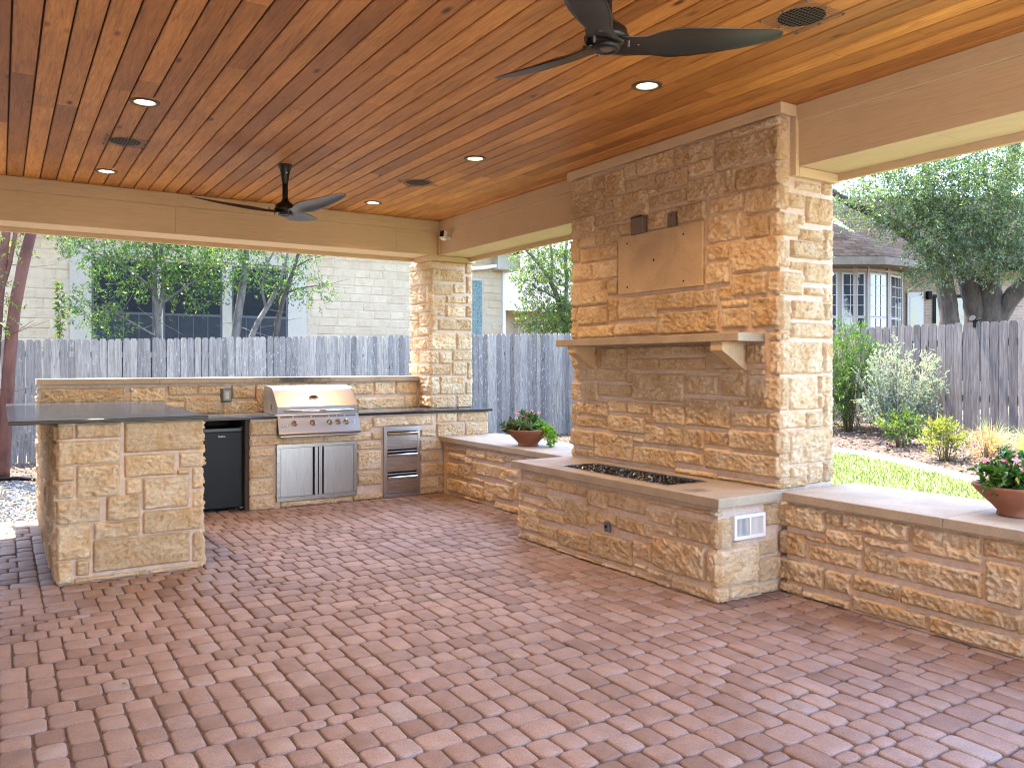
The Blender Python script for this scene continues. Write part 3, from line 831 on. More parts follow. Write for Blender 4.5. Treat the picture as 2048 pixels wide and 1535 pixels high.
# unseen home along the left; its length and rear wing added to block light
home_mat = plain('home_stone', (.52, .41, .29), .9, 0, .2, 5, .4, .02)
home = thing('home', 'unseen tan stone home left of the patio, with a rear wing added to block light', 'house', (-6, 1, 0))
obj('wall', MB().box(-10, -3.3, -7, 11.0, -.1, 3.36), home_mat, home)
obj('wall', MB().box(-3.3, 1.0, -7, -2.2, -.1, 3.36), home_mat, home)
obj('roof', MB().add([(-10.5, -7.5, 3.4), (-3.9, -7.5, 3.4), (-3.9, 11.4, 3.4), (-10.5, 11.4, 3.4), (-7, -4, 5.4), (-7, 8, 5.4)], [(0, 1, 4), (1, 2, 5, 4), (2, 3, 5), (3, 0, 4, 5), (0, 3, 2, 1)]).add([(-3.88, -7.5, 3.38), (1.5, -7.5, 3.38), (1.5, -1.8, 3.38), (-3.88, -1.8, 3.38), (-3, -4.8, 5), (-1, -4.8, 5)], [(0, 1, 5, 4), (1, 2, 5), (2, 3, 4, 5), (3, 0, 4), (0, 3, 2, 1)]), M['deck'], home)
for ya, yb in ((1.2, 2.2), (4.2, 6.4)):
    obj('window', MB().box(-3.31, -3.27, ya, yb, .1 if yb < 3 else .9, 2.3), plain('home_glass', (.02, .025, .03), .06), home)

# ------------------------------------------------------------------ roof over the patio: ceiling boards and beams
CZ = 3.25
roof = thing('patio_roof', 'covered patio roof with stained wood plank ceiling and tan beams', 'roof', (1, 4.5, 2.8))
PW = .1337
pk = rng(21)
for n in range(-24, 34):
    cx = .050 + PW * (n + .5)
    if cx - PW / 2 > 4.54: break
    y = .32 - pk.uniform(0, 1.4)
    while y < 8.80:
        L = pk.choice([1.6, 2.2, 2.8, 3.4, 3.9])
        y2 = min(y + L, 8.815)
        if 8.815 - y2 < .5: y2 = 8.815
        ya = max(y, .32)
        if y2 - ya > .05:
            w = PW / 2 - .0048
            dz = pk.gauss(0, .0006)
            mb = MB()
            xr = min(cx + w, 4.5705)
            mb.prism([(cx - w, CZ + .006 + dz), (cx - w + .006, CZ + dz), (xr - .006, CZ + dz), (xr, CZ + .006 + dz), (xr, CZ + .017), (cx - w, CZ + .017)], 'y', ya + .0012, y2 - .0012)
            obj('ceiling_plank', mb, M['plank'], roof, recalc=False)
        y = y2
obj('roof_deck', MB().box(-3.2, 5.05, .3, 9.25, CZ + .0175, CZ + .09), M['deck'], roof)
mb = MB()
x0, x1, y0, y1, z0 = -3.7, 5.12, .12, 9.42, CZ + .10
mb.add([(x0, y0, z0), (x1, y0, z0), (x1, y1, z0), (x0, y1, z0), (.9, 4.4, z0 + 1.75), (.9, 5.2, z0 + 1.75)], [(0, 1, 4), (1, 2, 5, 4), (2, 3, 5), (3, 0, 4, 5), (0, 3, 2, 1)])
obj('shingle_roof', mb, plain('dark_shingles', (.10, .095, .09), .95, 0, .3, 14, .5, .01), roof)
mb = MB()
mb.box(x0, x1, y0, y0 + .03, z0 - .17, z0 - .003); mb.box(x0, x1, y1 - .03, y1, z0 - .17, z0 - .003)
mb.box(x0, x0 + .03, y0 + .031, y1 - .031, z0 - .17, z0 - .003); mb.box(x1 - .03, x1, y0 + .031, y1 - .031, z0 - .17, z0 - .003)
obj('fascia', mb, M['trim_x'], roof)
# back beam (front face at Y 8.82)
BZ = 2.836
def bays(a, b, cuts): 
    c = [a] + [k for k in cuts if a < k < b] + [b]
    return list(zip(c, c[1:]))
bk = MB().box(-3.2, 4.548, 8.842, 9.25, BZ + .012, CZ + .017)
beam = obj('back_beam', bk, M['trim_x'], roof)
for a, b in bays(-3.2, 4.548, [-1.6, 1.52, 3.98]):
    obj('beam_board', MB().box(a + .0012, b - .0012, 8.820, 8.8415, BZ, CZ - .131), M['trim_x'], beam)
for a, b in bays(-3.2, 4.548, [-.4, 2.9]):
    obj('top_trim', MB().box(a + .001, b - .001, 8.803, 8.8415, CZ - .130, CZ - .001, .004), M['trim_x'], beam)
for a, b in bays(-3.2, 4.548, [.9, 3.4]):
    obj('soffit_board', MB().box(a + .001, b - .001, 8.842, 9.222, BZ + .002, BZ + .0118), M['trim_x'], beam)
obj('outer_lip', MB().box(-3.2, 5.02, 9.224, 9.262, BZ - .045, CZ), M['trim_x'], beam)
# side beam (inner face at X 4.55)
for a, b, cuts, nm in ((.3, 3.60, [1.4], 0), (5.90, 8.819, [6.45], 1)):
    sbm = obj('side_beam', MB().box(4.572, 4.978, a, b, BZ + .012, CZ + .017), M['trim_y'], roof)
    for p, q in bays(a, b, cuts):
        obj('beam_board', MB().box(4.550, 4.5715, p + .0012, q - .0012, BZ, CZ - .121), M['trim_y'], sbm)
    obj('top_trim', MB().box(4.531, 4.5715, a, b - .02, CZ - .120, CZ - .001, .004), M['trim_y'], sbm)
    for p, q in bays(a, b, [2.62]):
        obj('soffit_board', MB().box(4.572, 4.962, p + .001, q - .001, BZ + .002, BZ + .0118), M['trim_y'], sbm)
    obj('outer_lip', MB().box(4.964, 5.003, a, b + .4 * nm, BZ - .048, CZ), M['trim_y'], sbm)
obj('corner_strip', MB().box(4.522, 4.549, 8.786, 8.8195, BZ + .001, CZ - .132), M['trim_x'], roof)

# ------------------------------------------------------------------ stone fireplace with raised hearth
fp = thing('stone_fireplace', 'tall limestone fireplace with mantel shelf and raised hearth between the two seat walls', 'fireplace', (4.7, 4.7, 0))
obj('chimney_core', MB().box(4.412, 4.972, 3.597, 5.898, 0, 3.262), M['mortar'], fp)
obj('hearth_core', MB().box(3.809, 4.411, 3.582, 5.858, -.05, .6055), M['mortar'], fp)
SL = (4.273, 5.237, 2.086, 2.563)
lay_stones(without(STONES['fire'], [SL]), frame('mx', 4.40), fp, 3.585)
lay_stones(STONES['fside'], frame('my', 3.585), fp, 4.40, 4.95)
lay_stones(ashlar(5, 4.41, 4.97, .67, 3.1), frame('py', 5.91), fp)
lay_stones(ashlar(6, 3.6, 5.89, .05, 3.1), frame('px', 4.985), fp)
REG = (3.925, 4.216, .384, .540)
lay_stones(STONES['hearth'], frame('mx', 3.797), fp, 3.57)
lay_stones(without(STONES['hside'], [(3.91, 4.23, .37, .555)]), frame('my', 3.57), fp, 3.797)
lay_stones(ashlar(8, 3.8, 4.37, .01, .59), frame('py', 5.87), fp)
# hearth cap round the burner trough
HZ0, HZ1 = .607, .667
TR = (3.875, 4.255, 4.095, 5.378)
for bx in ((3.75, TR[0], 3.52, 5.92), (TR[0] + .0005, TR[1] - .0005, 3.52, TR[2]), (TR[0] + .0005, TR[1] - .0005, TR[3], 5.92), (TR[1], 4.412, 3.596, 5.92)):
    pass
mbc = MB().box(3.75, 4.335, 3.52, TR[2], HZ0, HZ1, .004)
obj('hearth_slab', mbc, M['cap'], fp)
obj('hearth_slab', MB().box(3.75, TR[0], TR[2] + .0015, TR[3] - .0015, HZ0, HZ1 - .0006, .004), M['cap'], fp)
obj('hearth_slab', MB().box(TR[1], 4.411, TR[2] + .0015, TR[3] - .0015, HZ0, HZ1 - .0006, .003), M['cap'], fp)
obj('hearth_slab', MB().box(3.75, 4.411, TR[3], 5.92, HZ0, HZ1 - .0003, .004), M['cap'], fp)
obj('hearth_slab', MB().box(4.3365, 4.411, 3.586, TR[2], HZ0, HZ1 - .0003, .002), M['cap'], fp)
tr = MB()
a, b, c, d = TR
tr.box(a + .001, b - .001, c + .002, d - .002, .60, .612)
tr.box(a + .0015, a + .011, c + .003, d - .003, .612, HZ1 + .004); tr.box(b - .011, b - .0015, c + .003, d - .003, .612, HZ1 + .004)
tr.box(a + .0115, b - .0115, c + .003, c + .012, .612, HZ1 + .004); tr.box(a + .0115, b - .0115, d - .012, d - .003, .612, HZ1 + .004)
tray = obj('burner_tray', tr, M['steel'], fp)
gr = rng(3); gm = MB()
for i in range(2600):
    x, y = gr.uniform(a + .02, b - .02), gr.uniform(c + .02, d - .02)
    s_ = gr.uniform(.006, .014); z = .640 + gr.uniform(0, .022)
    rot = Matrix.Rotation(gr.uniform(0, 6.28), 3, Vector((gr.uniform(-1, 1), gr.uniform(-1, 1), gr.uniform(-1, 1) + .01)).normalized())
    vs = [Vector(p) * s_ * gr.uniform(.7, 1.2) for p in ((1, 0, 0), (-1, 0, 0), (0, 1, 0), (0, -1, 0), (0, 0, .8), (0, 0, -.8))]
    gm.add([Vector((x, y, z)) + rot @ v for v in vs], [(0, 2, 4), (2, 1, 4), (1, 3, 4), (3, 0, 4), (2, 0, 5), (1, 2, 5), (3, 1, 5), (0, 3, 5)])
fg, nt, ns, ls, bb = new_mat('dark_fire_glass')
ge = N(ns, 'ShaderNodeNewGeometry')
ls.new(ramp(ns, ls, ge.outputs['Random Per Island'], [(0, (.008, .007, .006)), (.7, (.03, .022, .016)), (.88, (.13, .09, .06)), (.96, (.40, .33, .26))], 'CONSTANT'), bb.inputs['Base Color'])
bb.inputs['Roughness'].default_value = .10; bb.inputs['Specular IOR Level'].default_value = .8
M['fireglass'] = fg
obj('fire_glass', gm, fg, fp, kind='stuff', recalc=False)
obj('glass_bed', MB().box(a + .012, b - .012, c + .013, d - .013, .613, .640), M['dark'], fp)
# scorch on the hearth, soot stain flake
# mantel shelf and brackets
mant = obj('mantel', MB().box(4.148, 4.412, 3.722, 5.812, 1.658, 1.716, .005), M['cap'], fp)
for y in (3.93, 5.60):
    bkt = MB().prism([(4.412, 1.6575), (4.148 + .015, 1.6575), (4.148 + .015, 1.600), (4.412, 1.452)], 'y', y - .052, y + .052)
    obj('bracket', bkt, M['slab'], mant)
ps = obj('television_slab', MB().box(4.383, 4.43, SL[0], SL[1], SL[2], SL[3], .004), M['slab'], fp)
for (y, z, rr) in ((5.12, 2.50, .008), (4.47, 2.49, .008), (5.12, 2.14, .009), (4.47, 2.135, .008), (4.80, 2.33, .010)):
    obj('bolt_hole', MB().cyl((4.3815, y, z), (4.39, y, z), rr, 10), M['dark'], ps)
# painted trim band under the ceiling and capital band under the beam
obj('trim_band', MB().box(4.372, 4.4115, 3.556, 5.95, 3.172, CZ - .002, .003), M['trim_y'], fp)
obj('trim_band', MB().box(4.412, 4.549, 3.5565, 3.5965, 3.172, CZ - .0022, .002), M['trim_x'], fp)
obj('trim_band', MB().box(4.412, 4.549, 5.898, 5.9495, 3.172, CZ - .0022, .002), M['trim_x'], fp)
obj('upright_trim', MB().box(4.515, 4.5492, 3.548, 3.60, 2.772, 3.170, .003), M['trim_x'], fp)
obj('capital_band', MB().box(4.550, 4.985, 3.546, 3.5965, 2.772, BZ - .001, .003), M['trim_x'], fp)

def plate(name, label, cat, y0, y1, z0, z1, th, col):
    t = thing(name, label, cat, (4.40, (y0 + y1) / 2, (z0 + z1) / 2))
    obj('box', MB().box(4.398 - th, 4.415, y0, y1, z0, z1, .004), M[col], t)
    return t
t = plate('cable_box_cover', 'bronze square box cover above the left end of the smooth wall slab', 'cover plate', 4.905, 5.052, 2.560, 2.697, .038, 'bronze')
obj('hinge_cap', MB().box(4.352, 4.3595, 4.915, 5.042, 2.69, 2.703), M['fanmet'], t)
t = plate('switch_cover', 'narrow brown blank cover plate above the middle of the smooth wall slab', 'cover plate', 4.563, 4.647, 2.552, 2.677, .014, 'bronze')
for z in (2.575, 2.655): obj('screw', MB().cyl((4.3795, 4.605, z), (4.386, 4.605, z), .005, 8), M['fanmet'], t)
# white air register on the hearth end
t = thing('air_register', 'white slotted air register set in the stone end of the hearth', 'vent', (4.07, 3.56, .462))
a, b, c, d = REG
YF = 3.548
mb = MB()
mb.box(a, b, YF, 3.585, c, c + .022, .003); mb.box(a, b, YF, 3.585, d - .022, d, .003)
mb.box(a, a + .024, YF, 3.585, c + .0225, d - .0225, .003); mb.box(b - .024, b, YF, 3.585, c + .0225, d - .0225, .003)
mb.box((a + b) / 2 - .006, (a + b) / 2 + .006, YF, 3.58, c + .0225, d - .0225)
obj('frame', mb, M['white'], t)
obj('duct', MB().box(a + .02, b - .02, 3.578, 3.584, c + .02, d - .02), M['gasket'], t)
n = 22
for i in range(n):
    x = a + .030 + (b - a - .060) * i / (n - 1)
    if abs(x - (a + b) / 2) < .009: continue
    ang = .0045 if x < (a + b) / 2 else -.003
    mb = MB().add([(x - .0012 - ang, 3.554, c + .023), (x + .0012 - ang, 3.554, c + .023), (x + .0012 + ang, 3.575, c + .023), (x - .0012 + ang, 3.575, c + .023),
                   (x - .0012 - ang, 3.554, d - .023), (x + .0012 - ang, 3.554, d - .023), (x + .0012 + ang, 3.575, d - .023), (x - .0012 + ang, 3.575, d - .023)],
                  [(0, 3, 2, 1), (4, 5, 6, 7), (0, 1, 5, 4), (1, 2, 6, 5), (2, 3, 7, 6), (3, 0, 4, 7)])
    obj('slat', mb, M['white'], t)
# gas key valve
t = thing('gas_valve', 'small grey gas key plate on the hearth front', 'gas valve', (3.79, 4.643, .306))
obj('plate', MB().box(3.772, 3.80, 4.617, 4.669, .268, .344, .006), M['gasket'], t)
obj('key_hole', MB().lathe([(.0, .0), (.012, .0), (.012, .006), (.007, .008), (.0, .008)], (0, 0, 0), 12) if False else MB().cyl((3.764, 4.643, .308), (3.775, 4.643, .308), .012, 12), M['dark'], t)

# ------------------------------------------------------------------ seat walls
def seat_wall(label, y0, y1, rects, joints, seed, lo=None):
    t = thing('seat_wall', label, 'stone bench', (4.7, (y0 + y1) / 2, 0))
    obj('wall_core', MB().box(4.389, 5.08, y0 + .012, y1 - .0, -.05, .6065), M['mortar'], t)
    lay_stones(rects, frame('mx', 4.377), t, lo)
    lay_stones(ashlar(seed, y0 + .02, y1 - .02, .02, .6), frame('px', 5.092), t)
    for a, b in bays(y0 - .0, y1, joints):
        obj('cap_slab', MB().box(4.337, 5.125, a + .001, b - .001, .6075, .6645, .004), M['cap'], t)
    return t
seat_wall('long limestone bench wall running right from the fireplace to the picture edge', .45, 3.518, STONES['bench'] + without(ashlar(31, .47, 2.03, .0, .60), []), [1.25, 2.45], 32)
seat_wall('short limestone bench wall between the fireplace and the grill counter', 5.922, 8.398, STONES['lbench'] + ashlar(33, 5.93, 6.65, .0, .585), [7.05], 34)

# ------------------------------------------------------------------ stone column at the corner
colm = thing('stone_column', 'square limestone column rising from the grill counter to the corner beam', 'column', (4.74, 9.15, 0))
obj('column_core', MB().box(4.462, 5.018, 8.872, 9.428, .968, 2.834), M['mortar'], colm)
lay_stones(STONES['col'], frame('my', 8.86), colm, 4.45, 5.03)
lay_stones(without(STONES['colx'], []), frame('mx', 4.45), colm, 8.86)
lay_stones(ashlar(41, 8.87, 9.43, .98, 2.77), frame('px', 5.03), colm)
lay_stones(ashlar(42, 4.46, 5.02, .98, 2.77), frame('py', 9.44), colm)
mb = MB()
obj('capital', MB().box(4.402, 5.055, 8.812, 8.8715, 2.774, 2.8345, .003), M['trim_x'], colm)
obj('capital', MB().box(4.402, 4.4615, 8.872, 9.223, 2.774, 2.8345, .003), M['trim_y'], colm)
obj('capital', MB().box(5.0185, 5.055, 8.872, 9.45, 2.774, 2.7875, .003), M['trim_y'], colm)

# ------------------------------------------------------------------ kitchen counter with back ledge
kc = thing('kitchen_counter', 'limestone grill counter with black granite top and raised stone ledge behind', 'counter', (3.2, 8.8, 0))
DOORS = (2.430, 3.313, .068, .665); DRAW = (3.630, 4.078, .004, .797); GRC = (2.44, 3.33, .75, .96)
obj('counter_core', MB().box(2.168, 4.988, 8.422, 9.212, -.05, .9365), M['mortar'], kc)
obj('ledge_core', MB().box(.337, 4.461, 9.2125, 9.45, -.05, 1.2975), M['mortar'], kc)
rc = STONES['ctr'] + [(2.17, 2.43, .70, .93)] if False else STONES['ctr']
lay_stones(without(rc, [DOORS, DRAW, GRC]), frame('my', 8.41), kc, 2.16, 5.0)
lay_stones(ashlar(51, 8.43, 9.2, .02, .92), frame('px', 5.0), kc)
lay_stones(STONES['ledge'] + ashlar(55, 2.42, 3.28, .97, 1.29), frame('my', 9.2), kc, .325)
lay_stones(ashlar(52, .34, 4.45, .05, 1.28), frame('py', 9.462), kc)
lay_stones(ashlar(53, 9.215, 9.445, .02, 1.28), frame('mx', .325), kc)
obj('granite_top', MB().box(1.285, 2.436, 8.378, 9.186, .9375, .9675, .004), M['granite'], kc)
obj('granite_top', MB().box(3.334, 5.044, 8.378, 9.1862, .9375, .9677, .004), M['granite'], kc)
obj('granite_top', MB().box(2.437, 3.333, 8.972, 9.1861, .9375, .9673, .003), M['granite'], kc)
for a, b in bays(.300, 4.449, [1.42, 2.52, 3.33]):
    obj('ledge_cap', MB().box(a + .001, b - .001, 9.165, 9.485, 1.298, 1.357, .004), M['cap'], kc)
# refrigerator niche lining
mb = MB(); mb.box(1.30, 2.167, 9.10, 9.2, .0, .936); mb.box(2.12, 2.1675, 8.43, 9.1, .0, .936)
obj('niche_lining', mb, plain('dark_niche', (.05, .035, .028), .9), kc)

# ------------------------------------------------------------------ bar peninsula
bp = thing('bar_peninsula', 'high limestone bar block with overhanging black granite top left of the refrigerator', 'bar counter', (.8, 7.7, 0))
obj('bar_core', MB().box(.334, 1.261, 6.286, 9.1995, -.05, 1.0965), M['mortar'], bp)
lay_stones(STONES['pen'], frame('my', 6.274), bp, .322, 1.273)
lay_stones(ashlar(61, 6.28, 9.19, .0, 1.09), frame('mx', .322), bp, 6.28)
lay_stones(ashlar(62, 6.28, 9.19, .0, 1.09), frame('px', 1.273), bp, 6.28)
obj('granite_bar_top', MB().box(.046, 1.302, 6.236, 9.184, 1.0975, 1.1245, .004), M['granite'], bp)

# ------------------------------------------------------------------ appliances
def text(body, loc, rot, size, mat, parent, shear=0, ext=.0006, name='lettering', align='CENTER'):
    cu = bpy.data.curves.new(name, 'FONT')
    cu.body = body; cu.size = size; cu.shear = shear; cu.extrude = ext
    cu.align_x = align; cu.align_y = 'CENTER'
    cu.materials.append(mat)
    tmp = bpy.data.objects.new('lettering_curve', cu); COL.objects.link(tmp)
    me = bpy.data.meshes.new_from_object(tmp.evaluated_get(bpy.context.evaluated_depsgraph_get()))
    bpy.data.objects.remove(tmp)
    me.materials.clear(); me.materials.append(mat)
    o = bpy.data.objects.new(name, me); COL.objects.link(o)
    o.parent = parent
    p = wpos(parent); o.location = (loc[0] - p.x, loc[1] - p.y, loc[2] - p.z); o.rotation_euler = rot
    return o

gg = thing('gas_grill', 'built-in stainless gas grill with closed hood set into the counter', 'grill', (2.885, 8.65, .76))
gx0, gx1 = 2.440, 3.332
hood_poly = [(8.404, .972), (8.396, 1.058), (8.565, 1.214), (8.600, 1.240), (8.64, 1.256), (8.83, 1.270), (8.89, 1.255), (8.918, 1.20), (8.918, .972)]
hd = obj('hood', MB().prism(hood_poly, 'x', gx0 + .008, gx1 - .010, False), M['hoodsteel'], gg)
for xa, xb in ((gx0, gx0 + .0075), (gx1 - .0095, gx1 - .002)):
    obj('hood_end', MB().prism([(y + (.004 if y > 8.6 else -.003), z + (.004 if z > 1 else 0)) for y, z in hood_poly], 'x', xa, xb), M['steelz'], hd)
bar = obj('handle', MB().tube([(gx0 + .075, 8.352, 1.012), (gx1 - .075, 8.352, 1.012)], .0125, 12), M['chrome'], hd)
mb = MB()
for x in (gx0 + .10, gx1 - .10): mb.cyl((x, 8.352, 1.012), (x, 8.402, 1.016), .008, 8)
obj('handle_post', mb, M['chrome'], hd)
# oval thermometer badge on the sloping front
sl = Vector((0, 8.565 - 8.396, 1.214 - 1.058)).normalized(); nrm = Vector((0, -sl.z, sl.y))
ctr_ = Vector((2.853, 8.396, 1.058)) + sl * .125
def oval(rx, ry, d0, d1, seg=20):
    vs = []
    for d in (d0, d1):
        for k in range(seg):
            t = 2 * math.pi * k / seg
            vs.append(ctr_ + Vector((1, 0, 0)) * rx * math.cos(t) + sl * ry * math.sin(t) + nrm * d)
    fs = [tuple(range(seg))[::-1], tuple(range(seg, 2 * seg))] + [(k, (k + 1) % seg, seg + (k + 1) % seg, seg + k) for k in range(seg)]
    return MB().add(vs, fs)
obj('thermometer_ring', oval(.050, .029, -.001, .012), M['chrome'], hd)
obj('thermometer_face', oval(.036, .018, .0121, .0135), M['dark'], hd)
obj('hood_slot', MB().box(gx0 - .004, gx0 - .0002, 8.62, 8.628, 1.02, 1.075), M['dark'], hd)
panel = obj('control_panel', MB().prism([(8.400, .969), (8.340, .792), (8.334, .778), (8.344, .756), (8.430, .756), (8.430, .969)], 'x', gx0, gx1), M['hoodsteel'], gg)
obj('drip_lip', MB().box(gx0 + .02, gx1 - .03, 8.338, 8.41, .742, .7555, .003), M['steel'], gg)
pu = Vector((0, 8.340 - 8.400, .792 - .969)); pl = pu.normalized(); pn = Vector((0, pl.z, -pl.y))
if pn.y > 0: pn = -pn
def onpanel(x, t): return Vector((x, 8.400, .969)) + pu * t
for x in (2.610, 2.806, 2.995, 3.088, 3.180):
    p = onpanel(x, .50)
    kb = obj('knob', MB().tube([p - pn * .001, p + pn * .006, p + pn * .0065, p + pn * .03, p + pn * .034], [.034, .033, .024, .021, .016], 18), M['chrome'], panel)
    g_ = obj('grip', MB().tube([p + pn * .0341, p + pn * .040], [.0155, .013], 14), M['bronze'], kb) if False else None
for x0_, x1_ in ((2.468, 2.592), (2.612, 2.790), (2.808, 2.982), (2.998, 3.072), (3.086, 3.160), (3.176, 3.296)):
    a0, a1 = onpanel(x0_, .075), onpanel(x1_, .155)
    mb = MB()
    n = int((x1_ - x0_) / .0085)
    for i in range(n):
        x = x0_ + (x1_ - x0_) * (i + .5) / n
        q0, q1 = onpanel(x - .0026, .07) + pn * .0006, onpanel(x + .0026, .17) + pn * .0006
        mb.add([(q0.x, q0.y, q0.z), (q1.x, q0.y, q0.z), (q1.x, q1.y, q1.z), (q0.x, q1.y, q1.z)], [(0, 1, 2, 3)])
    obj('vent_slots', mb, M['dark'], panel)
tilt = math.atan2(abs(pn.y), pn.z)
bp_ = onpanel(2.508, .62) + pn * .0018
rot = (tilt, 0, 0)
badge = MB(); bx = Vector((1, 0, 0))
q = [bp_ + bx * sx * .036 + bx * (.006 * sy) + (-pl) * sy * .017 for sx, sy in ((-1, -1), (1, -1), (1, 1), (-1, 1))]
badge.add([v - pn * .0016 for v in q] + [v for v in q], [(0, 1, 2, 3), (7, 6, 5, 4), (0, 4, 5, 1), (1, 5, 6, 2), (2, 6, 7, 3), (3, 7, 4, 0)])
bo = obj('badge', badge, plain('badge_grey', (.22, .22, .26), .4, .6), panel)
text('RCS', bp_ + pn * .0009, rot, .034, M['white'], panel, .25)
for t_ in (.42, .60):
    p = onpanel(3.272, t_)
    obj('button', MB().cyl(p - pn * .001, p + pn * .006, .007, 10), M['white'], panel)

# double access doors
ad = thing('access_doors', 'pair of stainless access doors in one frame below the grill', 'cabinet', (2.87, 8.40, .07))
a, b, c, d = DOORS
mb = MB(); yf, yb = 8.385, 8.43
mb.box(a, b, yf, yb, c, c + .044, .002); mb.box(a, b, yf, yb, d - .040, d, .002)
mb.box(a, a + .042, yf, yb, c + .0443, d - .0403, .002); mb.box(b - .040, b, yf, yb, c + .0443, d - .0403, .002)
obj('frame', mb, M['steel'], ad)
obj('cavity', MB().box(a + .03, b - .03, 8.412, 8.43, c + .03, d - .03), M['dark'], ad)
for (p, q, hs) in ((2.4745, 2.813, 1), (2.936, 3.2715, -1)):
    dr = obj('door', MB().box(p, q, 8.390, 8.408, .1145, .6235, .002), M['steelz'], ad)
    e = q if hs > 0 else p
    mb = MB()
    if hs > 0: mb.prism([(e + .022, 8.383), (e + .055, 8.383), (e + .055, 8.390), (e + .028, 8.392), (e + .026, 8.41), (e + .022, 8.41)], 'z', .1145, .6235)
    else: mb.prism([(e - .022, 8.383), (e - .022, 8.41), (e - .026, 8.41), (e - .028, 8.392), (e - .055, 8.390), (e - .055, 8.383)], 'z', .1145, .6235)
    obj('pull_strip', mb, M['steelz'], dr)

# drawers
du = thing('drawer_unit', 'stainless three-drawer unit set in the counter under the column', 'drawers', (3.85, 8.40, 0))
a, b, c, d = DRAW
mb = MB()
mb.box(a, b, yf, yb, c, c + .036, .002); mb.box(a, b, yf, yb, d - .036, d, .002)
mb.box(a, a + .040, yf, yb, c + .0363, d - .0363, .002); mb.box(b - .034, b, yf, yb, c + .0363, d - .0363, .002)
obj('frame', mb, M['steelz'], du)
obj('cavity', MB().box(a + .02, b - .02, 8.415, 8.43, c + .02, d - .02), M['dark'], du)
for z0_, z1_ in ((.545, .735), (.292, .492), (.045, .238)):
    dw = obj('drawer', MB().box(a + .0425, b - .0365, 8.389, 8.41, z0_, z1_ - .034, .002), M['steel'], du)
    obj('pull_lip', MB().prism([(8.389, z1_ - .036), (8.376, z1_ - .022), (8.374, z1_ - .008), (8.380, z1_), (8.384, z1_ - .002), (8.380, z1_ - .010), (8.394, z1_ - .033)], 'x', a + .043, b - .037), M['chrome'], dw)
for z in (.752, .517, .263):
    obj('rail', MB().box(a + .0405, b - .0345, 8.388, 8.412, z - .006, z + .008, .002), M['steel'], du)

# refrigerator
fr_ = thing('mini_fridge', 'black compact refrigerator in the niche between bar block and grill', 'refrigerator', (1.89, 8.8, 0))
obj('cabinet', MB().box(1.655, 2.112, 8.568, 9.05, .022, .845, .006), M['fridge'], fr_)
door = obj('door', MB().box(1.650, 2.116, 8.516, 8.560, .035, .812, .006), M['fridge'], fr_)
obj('door_top', MB().box(1.650, 2.116, 8.522, 8.560, .8125, .850, .004), plain('gloss_black', (.008, .008, .008), .3), door)
obj('gasket', MB().box(1.66, 2.106, 8.560, 8.568, .045, .84), M['gasket'], fr_)
obj('hinge', MB().box(2.085, 2.118, 8.510, 8.56, .020, .0335, .002), M['steel'], fr_)
obj('hinge', MB().box(2.10, 2.121, 8.53, 8.60, .8505, .858, .002), M['steel'], fr_)
for x in (1.69, 2.08): obj('foot', MB().cyl((x, 8.62, -.011), (x, 8.62, .022), .018, 10), M['gasket'], fr_)
text('Galanz', (1.906, 8.5155, .768), (R(90), 0, 0), .027, M['white'], door)

# weatherproof outlet on the ledge
ot = thing('outlet_cover', 'grey bubble outlet cover on the stone ledge left of the grill', 'outlet', (2.10, 9.19, 1.16))
obj('back_plate', MB().box(2.044, 2.160, 9.176, 9.215, 1.085, 1.238, .006), M['gasket'], ot)
obj('bubble_cover', MB().box(2.054, 2.150, 9.128, 9.1755, 1.094, 1.230, .014), plain('smoky_plastic', (.16, .155, .15), .22), ot)
obj('socket', MB().box(2.082, 2.122, 9.1255, 9.1285, 1.125, 1.20, .001), plain('pale_socket', (.36, .33, .28), .4), ot)

# security camera in the beam corner
sc = thing('security_camera', 'small white security camera on the side beam near the corner', 'camera', (4.53, 8.53, 3.05))
Rm = Matrix.Rotation(R(-58), 4, 'Z') @ Matrix.Rotation(R(-12), 4, 'X')
def cambox(sx, sy, sz, off, ch):
    bm = bmesh.new(); bmesh.ops.create_cube(bm, size=1)
    for v in bm.verts: v.co = Vector((v.co.x * sx, v.co.y * sy, v.co.z * sz)) + Vector(off)
    bmesh.ops.bevel(bm, geom=list(bm.edges), offset=ch, segments=2, affect='EDGES', profile=.5)
    return MB().bm(bm, False, Matrix.Translation((4.455, 8.53, 3.035)) @ Rm)
obj('body', cambox(.070, .085, .105, (0, 0, 0), .012), M['white'], sc)
obj('face', cambox(.054, .006, .075, (0, -.0425, .008), .002), plain('camera_face', (.01, .01, .012), .12), sc)
obj('mount', MB().tube([(4.47, 8.54, 3.015), (4.505, 8.545, 3.01), (4.55, 8.545, 3.015)], [.012, .014, .03], 12), M['white'], sc)

